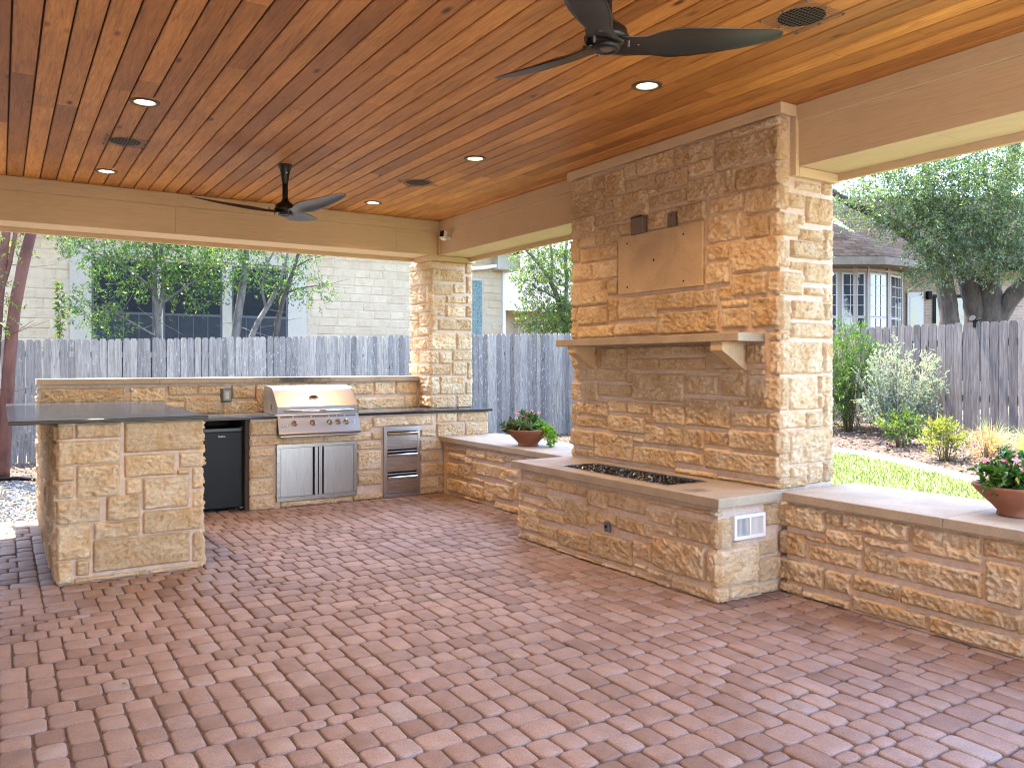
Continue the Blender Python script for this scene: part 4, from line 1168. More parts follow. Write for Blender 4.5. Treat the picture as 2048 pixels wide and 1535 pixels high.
# ------------------------------------------------------------------ recessed lamps, ceiling vents, fans
LAMPS = [(.815, 5.85, 'recessed lamp left of the far fan, the nearer of the left pair'),
         (.813, 8.125, 'recessed lamp near the back beam left of the far fan'),
         (3.407, 5.945, 'recessed lamp between the far vent and the top of the fireplace'),
         (3.403, 8.157, 'recessed lamp near the back beam right of the far fan'),
         (3.426, 3.813, 'recessed lamp right of the near fan, above the fireplace front'),
         (.82, 3.70, 'recessed lamp over the left foreground of the patio'),
         (.82, 1.60, 'recessed lamp over the left side behind the near fan'),
         (3.42, 1.60, 'recessed lamp over the right side behind the near fan')]
M['ring'] = plain('dark_lamp_trim', (.075, .060, .050), .45, .2)
M['reflector'] = emission_mat('glowing_reflector', (1.0, .46, .12), .16)  # emission stands in for lens light on the reflector ring
lamp_ring = lamp_refl = lamp_lens = None
for i, (x, y, lb) in enumerate(LAMPS):
    t = thing('recessed_lamp', 'lit ' + lb, 'ceiling light', (x, y, CZ), 0, 'recessed lamps in the plank ceiling')
    if lamp_ring is None:
        mb = MB().lathe([(.068, -.003), (.071, -.010), (.092, -.008), (.096, -.002), (.096, .0)], (0, 0, 0), 32)
        lamp_ring = obj('trim_ring', mb, M['ring'], t, True).data
        lamp_refl = obj('reflector', MB().lathe([(.0685, -.0035), (.064, -.0016), (.060, -.0008)], (0, 0, 0), 32), M['reflector'], t, True).data
        lamp_lens = obj('lens', MB().lathe([(.0599, -.0012), (.03, -.0016), (.0005, -.0018)], (0, 0, 0), 32), M['lamp_lens'], t, True).data
    else:
        link('trim_ring', lamp_ring, t); link('reflector', lamp_refl, t); link('lens', lamp_lens, t)
    ld = bpy.data.lights.new('lamp_light', 'SPOT')
    ld.energy = LAMP_POWER; ld.color = (1.0, .63, .31); ld.spot_size = R(130); ld.spot_blend = 1.0; ld.shadow_soft_size = .045
    lo = bpy.data.objects.new('lamp_light', ld); COL.objects.link(lo); lo.parent = t; lo.location = (0, 0, -.02)

def ceiling_vent(x, y, label, rot):
    t = thing('ceiling_vent', label, 'ceiling vent', (x, y, CZ), R(rot), 'mesh covered vents in the plank ceiling')
    obj('dark_hole_disc', MB().lathe([(.0005, -.0015), (.112, -.0015), (.116, -.0005), (.116, .0)], (0, 0, 0), 32), M['dark'], t, True)  # flat black disc in place of the shaded hole
    mb = MB(); h = .148; n = 13
    for i in range(n + 1):
        p = -h + 2 * h * i / n
        mb.box(p - .0008, p + .0008, -h, h, -.0062, -.0048); mb.box(-h, h, p - .0008, p + .0008, -.0045, -.0032)
    obj('wire_mesh', mb, plain('galvanised_wire', (.22, .20, .18), .5, .6) if 'wire' not in M else M['wire'], t, True)
    for sx, sy in ((-1, -1), (1, -1), (1, 1), (-1, 1), (0, -1), (0, 1), (-1, 0), (1, 0)):
        obj('screw', MB().cyl((sx * .14, sy * .14, -.012), (sx * .14, sy * .14, 0), .005, 8), M['wire'], t, True)
    return t
M['wire'] = plain('galvanised_wire', (.20, .175, .15), .5, .5)
ceiling_vent(3.41, 2.645, 'round vent hole under square wire mesh beside the near fan blade tip', 0)
ceiling_vent(.828, 6.97, 'round mesh covered vent between the two lamps at left', 0)
ceiling_vent(3.394, 7.03, 'round mesh covered vent between the two lamps near the far right corner', 45)

def blade_mb(rot_deg):
    st = [(.03, .150, .020, 8, .0), (.09, .140, .016, 12, .0), (.155, .125, .012, 15, .004), (.21, .150, .011, 17, .008), (.28, .185, .010, 17, .014), (.38, .182, .009, 16, .022),
          (.50, .160, .008, 14, .034), (.60, .136, .007, 13, .046), (.68, .108, .006, 12, .058), (.73, .078, .005, 12, .066), (.755, .042, .004, 12, .070), (.762, .014, .003, 12, .071)]
    vs, fs = [], []
    m = 10
    for r, c, th, pitch, z in st:
        for k in range(m):
            t = 2 * math.pi * k / m
            u, w = c / 2 * math.cos(t), th / 2 * math.sin(t)
            w += .012 * (1 - (2 * u / c) ** 2) * c / .13            # camber
            u -= .012 if r > .2 else 0
            p = R(-pitch)
            vs.append((r, u * math.cos(p) - w * math.sin(p), z + u * math.sin(p) + w * math.cos(p)))
    for i in range(len(st) - 1):
        for k in range(m):
            k2 = (k + 1) % m
            fs.append((i * m + k, i * m + k2, (i + 1) * m + k2, (i + 1) * m + k))
    fs.append(tuple(range(m))[::-1]); fs.append(tuple((len(st) - 1) * m + k for k in range(m)))
    rm = Matrix.Rotation(R(rot_deg), 3, 'Z')
    return MB().add([rm @ Vector(v) for v in vs], fs, True)

def ceiling_fan(x, y, label, angles):
    t = thing('ceiling_fan', label, 'ceiling fan', (x, y, 2.83), 0, 'three bladed ceiling fans')
    for a in angles:
        bl = obj('blade', MB().add(blade_mb(a).v, [], False) if False else blade_mb(a), M['fan'], t, True)
        for rr, ss in ((.085, -.035), (.085, .035), (.135, 0)):
            rm = Matrix.Rotation(R(a), 3, 'Z'); p = rm @ Vector((rr, ss, .030 + ss * .4))
            obj('bolt', MB().cyl(p - Vector((0, 0, .024 - ss * .2)), p + Vector((0, 0, .01)), .0055, 8), M['gasket'], bl, True)
    obj('hub', MB().lathe([(.0005, -.012), (.03, -.014), (.048, -.010), (.056, -.002), (.075, .008), (.092, .018), (.095, .03), (.07, .05), (.0005, .052)], (0, 0, 0), 28), M['fan'], t, True)
    obj('hub_ring', MB().lathe([(.034, -.0150), (.036, -.022), (.052, -.021), (.057, -.014), (.058, -.006)], (0, 0, 0), 28), M['fanmet'], t, True)
    obj('hub_cap', MB().lathe([(.0005, -.0175), (.026, -.0180), (.0345, -.0165), (.036, -.013)], (0, 0, 0), 24), M['bronze'], t, True)
    obj('motor', MB().lathe([(.088, .035), (.086, .058), (.062, .080), (.034, .100), (.026, .125), (.0005, .126)], (0, 0, 0), 28), M['fanmet'], t, True)
    obj('downrod', MB().lathe([(.024, .118), (.024, .33), (.0005, .331)], (0, 0, 0), 20), M['fanmet'], t, True)
    obj('canopy', MB().lathe([(.0245, .255), (.030, .285), (.036, .33), (.045, .375), (.062, .415), (.066, .4195), (.0005, .42)], (0, 0, 0), 28), M['fanmet'], t, True)
    obj('set_screw', MB().cyl((.0, -.046, .345), (0, -.030, .345), .008, 8), M['chrome'], t, True)
ceiling_fan(2.135, 2.625, 'dark three-blade ceiling fan near the camera with one blade out of frame', (129 - 32.43, 6 - 32.43, 253 - 32.43))
ceiling_fan(2.112, 7.037, 'dark three-blade ceiling fan hanging on a rod before the back beam', (172.6, 292.6, 52.6))

# ------------------------------------------------------------------ leaves
def leaves_np(P, D, Nn, L, W, fold=.25, droop=.15):
    """rhombic folded leaves; returns verts and triangles"""
    P, D, Nn = np.asarray(P), np.asarray(D), np.asarray(Nn)
    D = D / (np.linalg.norm(D, axis=1, keepdims=True) + 1e-9)
    S = np.cross(D, Nn); S /= (np.linalg.norm(S, axis=1, keepdims=True) + 1e-9)
    U = np.cross(S, D)
    L = np.asarray(L)[:, None]; W = np.asarray(W)[:, None]
    mid = P + D * L * .42
    l = mid + S * W * .5 + U * W * fold; r = mid - S * W * .5 + U * W * fold
    tip = P + D * L - U * L * droop
    V = np.stack([P, r, tip, l], 1).reshape(-1, 3)
    b = np.arange(len(P)) * 4
    Fc = np.concatenate([np.stack([b, b + 1, b + 2], 1), np.stack([b, b + 2, b + 3], 1)])
    return V, Fc

def sprays(g, C, Dm, K, twig, L, W, lv=.3, spread=.9, up=.5, fold=.25, droop=.15):
    """K leaves along a short twig at every centre C heading Dm"""
    n = len(C)
    Dm = Dm / (np.linalg.norm(Dm, axis=1, keepdims=True) + 1e-9)
    t = (np.arange(K) + .5) / K
    TW = twig * g.uniform(.6, 1.3, n)[:, None, None]
    P = C[:, None, :] + Dm[:, None, :] * t[None, :, None] * TW + g.normal(0, twig * .05, (n, K, 3))
    rd = g.normal(0, 1, (n, K, 3))
    D = Dm[:, None, :] * .75 + rd * spread
    D[..., 2] += up * .2
    Nn = g.normal(0, .55, (n, K, 3)); Nn[..., 2] += 1
    Ls = L * g.uniform(1 - lv, 1 + lv, n * K); Ws = W * g.uniform(1 - lv, 1 + lv, n * K)
    return leaves_np(P.reshape(-1, 3), D.reshape(-1, 3), Nn.reshape(-1, 3), Ls, Ws, fold, droop)

def blob(g, n, c, rad, shell=.45, zmin=None):
    d = g.normal(0, 1, (n, 3)); d /= np.linalg.norm(d, axis=1, keepdims=True)
    r = g.uniform(0, 1, n) ** shell
    p = d * r[:, None] * np.array(rad) + np.array(c)
    dd = d * np.array([1, 1, .8]) + g.normal(0, .35, (n, 3))
    if zmin is not None:
        k = p[:, 2] > zmin; p, dd = p[k], dd[k]
    return p, dd

def cat(parts):
    V, Fs, b = [], [], 0
    for v, f in parts:
        V.append(v); Fs.append(f + b); b += len(v)
    return np.concatenate(V), np.concatenate(Fs)

def foliage(name, parent, parts, mat):
    V, Fc = cat(parts)
    V = V - np.array(wpos(parent))
    return link(name, np_mesh(name, V, Fc, mat), parent)

M['lf_green'] = leaf_mat('green_leaf', (.030, .060, .018), (.075, .120, .030), .38, .35, (.30, .30, .05))
M['lf_tree'] = leaf_mat('bluish_green_leaf', (.034, .072, .032), (.095, .150, .062), .22, .42, (.32, .32, .06))
M['lf_oak'] = leaf_mat('oak_leaf', (.046, .074, .040), (.140, .180, .105), .26, .34, (.26, .28, .09))
M['lf_yellow'] = leaf_mat('yellow_green_leaf', (.070, .100, .022), (.16, .19, .04), .45, .45, (.30, .26, .05))
M['lf_mid'] = leaf_mat('mid_green_leaf', (.036, .068, .018), (.105, .150, .034), .35, .45, (.32, .24, .04))
M['lf_bamboo'] = leaf_mat('bamboo_leaf', (.035, .075, .017), (.085, .145, .036), .45, .4, (.24, .23, .08))
M['lf_sage'] = leaf_mat('silver_sage_leaf', (.16, .185, .155), (.33, .36, .31), .7, .25)
M['lf_vinca'] = leaf_mat('vinca_leaf', (.028, .085, .018), (.070, .165, .035), .3, .3)
M['lf_lime'] = leaf_mat('lime_creeper_leaf', (.10, .22, .020), (.22, .36, .045), .45, .4)
M['lf_grey'] = leaf_mat('grey_green_succulent_leaf', (.14, .24, .13), (.26, .36, .21), .5, .2)
M['lf_nandina'] = leaf_mat('nandina_leaf', (.11, .145, .030), (.26, .25, .055), .45, .35, (.45, .20, .05))
M['lf_coral'] = leaf_mat('coral_leaf', (.22, .10, .065), (.40, .25, .16), .6, .35)
M['lf_liriope'] = leaf_mat('pale_blade_leaf', (.13, .19, .045), (.40, .42, .20), .5, .35)
M['pink'] = leaf_mat('pink_petal', (.62, .16, .27), (.72, .32, .42), .6, .3)
M['red'] = leaf_mat('magenta_petal', (.50, .03, .09), (.62, .07, .15), .6, .3)
M['eye'] = plain('flower_eye', (.42, .02, .08), .6)
M['stem'] = plain('plant_stem', (.12, .10, .05), .85)
M['bark_oak'] = bark_mat('oak_bark', (.020, .015, .012), (.075, .057, .045), 9, 1.0)
M['bark_grey'] = bark_mat('grey_bark', (.05, .043, .036), (.14, .125, .108), 8, .5)
M['bark_crepe'] = bark_mat('smooth_red_bark', (.060, .020, .014), (.14, .058, .040), 3.0, .2)

# ------------------------------------------------------------------ planted bowls
def bowl(x, y, z, label):
    t = thing('terracotta_bowl', label, 'planter', (x, y, z), 0, 'terracotta planting bowls on the seat walls')
    obj('bowl', MB().lathe([(.0005, .0), (.105, .0), (.108, .012), (.100, .022), (.128, .055), (.170, .095), (.205, .130), (.222, .155), (.228, .168), (.222, .172), (.208, .165), (.20, .150), (.17, .12), (.0005, .118)], (0, 0, 0), 40), M['terra'], t, True)
    obj('soil', MB().lathe([(.197, .142), (.12, .150), (.0005, .153)], (0, 0, 0), 24), M['soil'], t, True)
    return t
CAPZ = .6648
B1 = (4.60, 6.93, CAPZ); B2 = (4.765, 2.265, CAPZ)
bowl(*B1, 'terracotta bowl with trailing plants on the seat wall left of the fireplace')
bowl(*B2, 'terracotta bowl with pink flowers on the long seat wall at the right edge')

def flower(parent, p, r, mat, g):
    c = Vector(p); n = Vector((g.normal(0, .4) - .35, g.normal(0, .4) - .55, .75)).normalized()
    a = n.cross(Vector((0, 0, 1))).normalized(); b = n.cross(a)
    mb = MB(); off = g.uniform(0, 1.2)
    for k in range(5):
        t = off + 2 * math.pi * k / 5
        d = a * math.cos(t) + b * math.sin(t); s_ = a * -math.sin(t) + b * math.cos(t)
        mb.add([c + n * .002, c + d * r * .55 - s_ * r * .36, c + d * r - s_ * r * .30 - n * r * .1, c + d * r * 1.06 - n * r * .12, c + d * r + s_ * r * .30 - n * r * .1, c + d * r * .55 + s_ * r * .36], [(0, 1, 2, 3, 4, 5)])
    obj('flower', mb, mat, parent, recalc=False)

def vinca(label, c, rad, n, flowers, seed, leafm='lf_vinca', L=.042, W=.022):
    g = np.random.default_rng(seed)
    t = thing('flowering_plant', label, 'plant', c)
    C, Dm = blob(g, n, (c[0], c[1], c[2] + rad[2] * .35), rad, .5, c[2] - .01)
    Dm[:, 2] += .5
    foliage('foliage', t, [sprays(g, C, Dm, 7, .05, L, W, .3, .9, .6)], M[leafm])
    mb = MB()
    for i in range(14):
        a = g.uniform(0, 6.28); r = g.uniform(.3, .8)
        mb.tube([(c[0] + .02 * math.cos(a), c[1] + .02 * math.sin(a), c[2] - .01), (c[0] + r * rad[0] * math.cos(a), c[1] + r * rad[1] * math.sin(a), c[2] + rad[2] * .8)], [.003, .002], 5)
    obj('stems', mb, M['stem'], t)
    for (dx, dy, dz, r, mt) in flowers:
        flower(t, (c[0] + dx, c[1] + dy, c[2] + dz), r, M[mt], g)
    return t
bz = CAPZ + .150
gq = np.random.default_rng(5)
def fl(n, rx, ry, z0, z1, r, mats):
    return [(gq.uniform(-rx, rx), gq.uniform(-ry, ry), gq.uniform(z0, z1), r * gq.uniform(.85, 1.15), mats[int(gq.integers(len(mats)))]) for _ in range(n)]
vinca('pink flowering plant standing tallest in the bowl left of the fireplace', (B1[0] + .02, B1[1] + .02, bz), (.095, .095, .15), 75, fl(14, .10, .08, .12, .215, .024, ['pink']), 11)
vinca('dark green leafy plant at the left rim of the bowl left of the fireplace', (B1[0] - .14, B1[1] + .08, bz), (.10, .09, .075), 60, fl(4, .05, .04, .06, .09, .015, ['pink']), 12, 'lf_green')
vinca('grey-green rosette plant at the front of the bowl left of the fireplace', (B1[0] - .075, B1[1] - .04, bz), (.07, .06, .05), 16, [], 13, 'lf_grey', .085, .03)
vinca('pink and magenta flowering plant filling the bowl at the right edge', (B2[0] - .03, B2[1] - .01, bz), (.18, .16, .12), 150, fl(20, .16, .14, .11, .17, .023, ['pink', 'pink', 'red']), 14, 'lf_vinca', .05, .028)
# lime creeper hanging over the rim
g = np.random.default_rng(77)
t = thing('trailing_creeper', 'lime green creeper spilling over the front rim of the left bowl', 'plant', (B1[0] + .10, B1[1] - .12, bz))
pts = []
C, Dm = blob(g, 55, (B1[0] + .115, B1[1] - .03, bz + .03), (.10, .12, .05), .5)
parts = [sprays(g, C, Dm, 7, .05, .030, .024, .3, .9, .5)]
mb = MB()
for a0 in (-1.35, -1.15, -.95, -.75, -1.25):
    a = a0
    d = Vector((math.cos(a), math.sin(a), 0)); r0 = .19
    P = [Vector((B1[0], B1[1], CAPZ)) + d * (r0 + q * .10) + Vector((0, 0, .165 + .02 * math.sin(q * 3) - max(0, q - .35) ** 1.3 * .30 * (1.0 if a0 < -.9 else .5))) for q in np.linspace(0, .95 + g.uniform(-.1, .05), 9)]
    mb.tube(P, .002, 5)
    C = np.array([p for p in P for _ in range(3)]); Dm = g.normal(0, 1, C.shape)
    parts.append(sprays(g, C, Dm, 4, .02, .028, .024, .3, .9, .4))
obj('runner', mb, M['stem'], t)
foliage('foliage', t, parts, M['lf_lime'])

# ------------------------------------------------------------------ fences
pick_me = []
def picket_mesh(mat, k):
    r = rng(900 + k)
    w, h = .0535, 1.0
    mb = MB()
    c = .022
    pts = [(-w, 0), (w, 0), (w, h - c), (w - c * r.uniform(.7, 1.1), h), (-w + c * r.uniform(.7, 1.1), h), (-w, h - c)]
    mb.prism(pts, 'y', -.008, .008)
    me = bpy.data.meshes.new('picket'); me.from_pydata(mb.v, [], mb.f); me.materials.append(mat); me.update()
    return me
def fence(label, n, at, mat, rot, z_of):
    t = thing('picket_fence', label, 'fence', at(n // 2)[:3])
    L = wpos(t); r = rng(n)
    vs = [picket_mesh(mat, k) for k in range(4)]
    for i in range(n):
        x, y, zb = at(i)
        zt = z_of(i) + r.gauss(0, .007)
        o = link('picket', r.choice(vs), t, None, (x - L.x + r.gauss(0, .0015), y - L.y + r.gauss(0, .003), zb - L.z))
        o.scale = (r.uniform(.97, 1.0), 1, zt - zb)
        o.rotation_euler = (r.gauss(0, .004) if rot == 0 else 0, r.gauss(0, .006) if rot == 0 else 0, rot + r.gauss(0, .015))
    return t
PB = .1125
fb = fence('long grey weathered picket fence running behind the grill counter', 128, lambda i: (-3.2 + PB * i, 14.6, -.06), M['fence'], 0, lambda i: 1.875 + .0305 * (-3.2 + PB * i))
for zf in (.35, 1.05, 1.62):
    obj('rail', MB().add([(-3.2, 14.61, zf), (11.1, 14.61, zf), (11.1, 14.65, zf), (-3.2, 14.65, zf), (-3.2, 14.61, zf + .09), (11.1, 14.61, zf + .09), (11.1, 14.65, zf + .09), (-3.2, 14.65, zf + .09)],
        [(0, 3, 2, 1), (4, 5, 6, 7), (0, 1, 5, 4), (1, 2, 6, 5), (2, 3, 7, 6), (3, 0, 4, 7)]), M['fence'], fb)
PR = .118
f2 = fence('brown-grey picket fence behind the shrubs at the right', 120, lambda i: (11.06, .6 + PR * i, terr(11.06, .6 + PR * i) - .06), M['fence2'], R(90), lambda i: 2.065 + .009 * abs(.6 + PR * i - 6.6) ** .6 * .3)
for zf in (1.0, 1.75):
    obj('rail', MB().box(11.075, 11.115, .6, 14.5, zf, zf + .09), M['fence2'], f2)
t = thing('fence_light', 'small black clip-on floodlight on top of the right fence', 'light', (11.05, 5.80, 2.06))
obj('clip', MB().box(11.02, 11.09, 5.785, 5.815, 2.00, 2.085, .004), M['dark'], t)
obj('head', MB().tube([(11.03, 5.80, 2.10), (10.985, 5.80, 2.125)], [.03, .045], 10), M['dark'], t)
obj('bracket', MB().tube([(11.05, 5.80, 2.07), (11.05, 5.74, 2.11), (11.05, 5.70, 2.10)], .012, 6), M['dark'], t)

# ------------------------------------------------------------------ neighbour's stone house behind the back fence
M['pale_stone'] = limestone('pale_limestone', (.415, .325, .225), (.445, .355, .255), (.38, .29, .195), .12, .4)
M['pale_mortar'] = mortar_mat('pale_mortar', (.41, .33, .24))
M['house_trim'] = plain('house_trim_paint', (.36, .315, .255), .6, 0, .06)
M['screen'] = plain('solar_screen', (.020, .022, .026), .85, 0, .15, 8)
M['screen_low'] = plain('solar_screen_lower', (.036, .040, .046), .8, 0, .12, 8)
M['muntin'] = plain('grey_muntin', (.065, .07, .078), .6)
for k_ in ('screen', 'screen_low'): M[k_].node_tree.nodes['Principled BSDF'].inputs['Specular IOR Level'].default_value = .12
HY = 18.5
h1 = thing('stone_house', 'pale limestone house with three dark screened windows behind the back fence', 'house', (5, 20, 0))
obj('wall', MB().box(-8, 11.44, HY + .0035, 27, 0, 4.45), M['pale_mortar'], h1)
WIN = [(1.577, 2.757), (2.934, 4.147), (4.352, 5.607)]
GB = (10.50, 10.80, 1.9, 3.74)
holes = [(1.17, 6.06, .8, 3.98), (GB[0] - .05, GB[1] + .05, GB[2], GB[3] + .06)]
hr = rng(14)
hv = []
for k in range(6):
    mb = stone_mb(frame('my', 0), -.5, .5, -.5, .5, 700 + k, .008, cell=.12)
    me = bpy.data.meshes.new('stone'); me.from_pydata(mb.v, [], mb.f); me.polygons.foreach_set('use_smooth', mb.sm); me.materials.append(M['pale_stone']); me.update(); hv.append(me)
rects = []
z = 1.62
while z < 4.4:
    h = .198
    x = -1.0 - hr.uniform(0, .4)
    while x < 11.40:
        w = hr.uniform(.26, .58)
        x2 = min(x + w, 11.42)
        if 11.42 - x2 < .2: x2 = 11.42
        rects.append((x + .006, x2 - .006, z + .006, z + h - .006)); x = x2
    z += h
for (a, b, c, d) in without(rects, holes):
    o = link('stone', hr.choice(hv), h1, None, ((a + b) / 2 - 5, HY - 20, (c + d) / 2))
    o.scale = (b - a, .2, d - c)
# window surround
for (a, b, c, d) in ((1.19, 1.575, .8, 3.76), (5.609, 6.045, .8, 3.76), (2.759, 2.932, .8, 3.70), (4.149, 4.35, .8, 3.70)):
    obj('window_trim', MB().box(a, b, HY - .035, HY + .01, c, d, .004), M['house_trim'], h1)
obj('window_trim', MB().box(1.18, 6.055, HY - .045, HY + .01, 3.762, 3.97, .004), M['house_trim'], h1)
for (a, b) in WIN:
    w = obj('window', MB().box(a, b, HY - .012, HY + .012, .95, 3.699), M['muntin'], h1)
    obj('pane', MB().box(a + .04, b - .04, HY - .020, HY - .0125, 2.60, 3.66), M['screen'], w)
    obj('pane', MB().box(a + .04, b - .04, HY - .0195, HY - .0125, 1.0, 2.55), M['screen_low'], w)
    mb = MB()
    for k in (1, 2, 3): mb.box(a + (b - a) * k / 4 - .008, a + (b - a) * k / 4 + .008, HY - .026, HY - .0205, 1.0, 2.55)
    for zz in (1.5, 2.03): mb.box(a + .04, b - .04, HY - .0262, HY - .0206, zz, zz + .014)
    obj('muntins', mb, M['muntin'], w)
gb = obj('glass_block_window', MB().box(GB[0] - .035, GB[1] + .035, HY - .02, HY + .012, GB[2], GB[3] + .035), M['house_trim'], h1)
M['gblock'] = plain('green_glass_block', (.12, .20, .20), .12, 0, .6, 26, .9, .03)
z = GB[2] + .0
while z < GB[3] - .05:
    for a in (GB[0], GB[0] + .152):
        obj('glass_block', MB().box(a + .004, a + .144, HY - .034, HY - .021, z + .006, z + .196, .006), M['gblock'], gb)
    z += .203
# eaves, gutter, gable end
obj('soffit', MB().box(-8, 11.2, HY - .5, HY + .1, 4.46, 4.50), M['house_trim'], h1)
obj('gutter', MB().box(-8, 1.05, HY - .62, HY - .50, 4.36, 4.49, .01), M['house_trim'], h1)
M['shingle'] = plain('grey_shingles', (.155, .148, .140), .95, 0, .35, 10, .5, .02)
mb = MB().add([(-8, HY - .55, 4.5), (11.9, HY - .55, 4.5), (11.9, 23, 7.2), (-8, 23, 7.2), (11.9, 27.5, 4.5), (-8, 27.5, 4.5)], [(0, 1, 2, 3), (3, 2, 4, 5), (1, 4, 2), (0, 3, 5)])
obj('roof', mb, M['shingle'], h1)
obj('eave_return', MB().box(11.1, 11.80, HY - .35, HY + .6, 4.02, 4.44, .01), M['house_trim'], h1)
ds = obj('downspout', MB().tube([(9.7, HY - .1, 3.92), (10.8, HY - .18, 4.06), (11.25, HY - .24, 4.14), (11.42, HY - .24, 4.22), (11.45, HY - .22, 4.40)], .05, 10), M['white'], h1)
obj('downspout', MB().box(11.46, 11.54, HY - .02, HY + .06, .2, 4.0, .01), M['white'], h1)

# cottage beyond the middle tree
ct = thing('cottage', 'small house with light grey shingled roof behind the middle tree', 'house', (17, 25, 0))
obj('wall', MB().box(14.2, 22, 24, 30, 0, 3.5), plain('tan_siding', (.34, .26, .19), .85, 0, .1, 4), ct)
obj('roof', MB().add([(13.6, 23.3, 3.35), (22.6, 23.3, 3.35), (22.6, 27.2, 6.3), (15.2, 27.2, 6.3), (22.6, 31, 3.4), (13.6, 31, 3.4)], [(0, 1, 2, 3), (3, 2, 4, 5), (1, 4, 2), (0, 3, 5)]), plain('light_shingles', (.085, .08, .078), .95, 0, .35, 6, .5, .03), ct)
tr_ = MB()
for i in range(9): tr_.box(15.4 + .28 * i, 15.43 + .28 * i, 23.86, 23.90, .2, 3.2)
for i in range(8): tr_.box(15.3, 17.8, 23.91, 23.94, .5 + .35 * i, .53 + .35 * i)
obj('trellis', tr_, M['house_trim'], ct)

# ------------------------------------------------------------------ brick house with bay window at the right
TH = .566
f17 = Vector((math.sin(TH) * 17, math.cos(TH) * 17, 0))
h2 = thing('brick_house', 'brick house with white grid bay windows and dark roof beyond the right fence', 'house', f17, -TH)
M['bay'] = plain('grey_bay_panel', (.27, .232, .195), .7, 0, .06)
def brick_mat():
    m, nt, ns, ls, b = new_mat('tan_brick')
    tc = N(ns, 'ShaderNodeTexCoord'); sp = N(ns, 'ShaderNodeSeparateXYZ'); cb = N(ns, 'ShaderNodeCombineXYZ')
    ls.new(tc.outputs['Object'], sp.inputs[0]); ls.new(sp.outputs[0], cb.inputs[0]); ls.new(sp.outputs[2], cb.inputs[1])
    br = N(ns, 'ShaderNodeTexBrick'); br.inputs['Scale'].default_value = 1
    br.inputs['Color1'].default_value = (.20, .135, .095, 1); br.inputs['Color2'].default_value = (.26, .185, .135, 1); br.inputs['Mortar'].default_value = (.27, .235, .2, 1)
    br.inputs['Brick Width'].default_value = .21; br.inputs['Row Height'].default_value = .073; br.inputs['Mortar Size'].default_value = .006
    ls.new(cb.outputs[0], br.inputs['Vector']); ls.new(br.outputs['Color'], b.inputs['Base Color'])
    b.inputs['Roughness'].default_value = .92
    bump(ns, ls, br.outputs['Fac'], b, -.5, .008)
    return m
M['brick'] = brick_mat()
M['pane'] = glass_pane('window_glass', (.03, .036, .042), .03)
M['bay_white'] = plain('bay_window_paint', (.36, .34, .33), .5, 0, .05)
BAY = [(4.4, 0), (7.48, 0), (8.10, .35), (8.66, .92), (9.30, 2.2)]
EZ = 3.66
for (ax, ay), (bx, by) in zip(BAY, BAY[1:]):
    d = Vector((bx - ax, by - ay, 0)); L = d.length; d.normalize(); nn = Vector((d.y, -d.x, 0))
    o_ = Vector((ax, ay, 0))
    def pt(u, z, n): return o_ + d * u + nn * n + Vector((0, 0, z))
    def slab(mb, u0, u1, z0, z1, n0, n1):
        vs = [pt(u, z, n) for n in (n0, n1) for z in (z0, z1) for u in (u0, u1)]
        mb.add(vs, [(0, 2, 3, 1), (4, 5, 7, 6), (0, 1, 5, 4), (1, 3, 7, 5), (3, 2, 6, 7), (2, 0, 4, 6)])
    mb = MB(); slab(mb, 0, L, .4, EZ, -.15, 0); wall = obj('bay_wall', mb, M['bay'], h2, True)
    if L > 2: wins = [(2.585, 3.005), (2.12, 2.42)]
    elif L > 1: wins = []
    else: wins = [(.10, L - .14)]
    for (u0, u1) in wins:
        for (z0, z1, rows) in ((2.53, 3.40, 4), (1.2, 2.48, 3)):
            mb = MB(); slab(mb, u0 - .035, u1 + .035, z0 - .03, z1 + .035, .001, .03); w = obj('window', mb, M['bay_white'], wall, True)
            mb = MB(); slab(mb, u0, u1, z0, z1, .0305, .034); obj('pane', mb, M['pane'], wall, True)
            mb = MB()
            for k in (1, 2): slab(mb, u0 + (u1 - u0) * k / 3 - .006, u0 + (u1 - u0) * k / 3 + .006, z0, z1, .0345, .046)
            for k in range(1, rows): slab(mb, u0, u1, z0 + (z1 - z0) * k / rows - .006, z0 + (z1 - z0) * k / rows + .006, .0346, .0455)
            obj('muntins', mb, M['bay_white'], wall, True)
    mb = MB()
    for k in ([0, .48, .92] if L > 2 else [0, 1]):
        u = k * L; slab(mb, max(0, u - .05), min(L, u + .05), .4, EZ, .002, .035)
    slab(mb, 0, L, 3.47, 3.52, .0021, .04)
    obj('bay_trim', mb, M['bay'], wall, True)
obj('brick_wall', MB().box(9.28, 16, 2.2, 2.5, .4, 3.80), M['brick'], h2, True)
dd = obj('door', MB().box(9.40, 9.78, 2.15, 2.1985, .9, 3.22), M['bay_white'], h2, True)
obj('pane', MB().box(9.46, 9.70, 2.142, 2.149, 1.3, 3.10), M['pane'], dd, True)
obj('wall_lamp', MB().box(9.86, 9.95, 2.08, 2.198, 3.05, 3.24, .01), M['dark'], h2, True)
ww = obj('window', MB().box(10.02, 11.65, 2.16, 2.1985, 1.4, 3.16), M['dark'], h2, True)
obj('pane', MB().box(10.08, 10.80, 2.150, 2.159, 1.5, 3.08), M['pane'], ww, True)
obj('pane', MB().box(10.86, 11.60, 2.150, 2.159, 1.5, 3.08), M['pane'], ww, True)
EV = [(4.0, -.45), (7.66, -.45), (8.50, .02), (9.10, .66), (9.62, 1.72)]
AP = (6.48, 2.7, 5.55)
mb = MB(); n = len(EV)
vs = [(x, y, EZ + .06) for x, y in EV] + [AP, (4.0, 2.7, 5.55), (9.62, 5.0, EZ + .06)]
mb.add(vs, [(0, 1, n, n + 1)] + [(i, i + 1, n) for i in range(1, n - 1)] + [(n - 1, n + 2, n)])
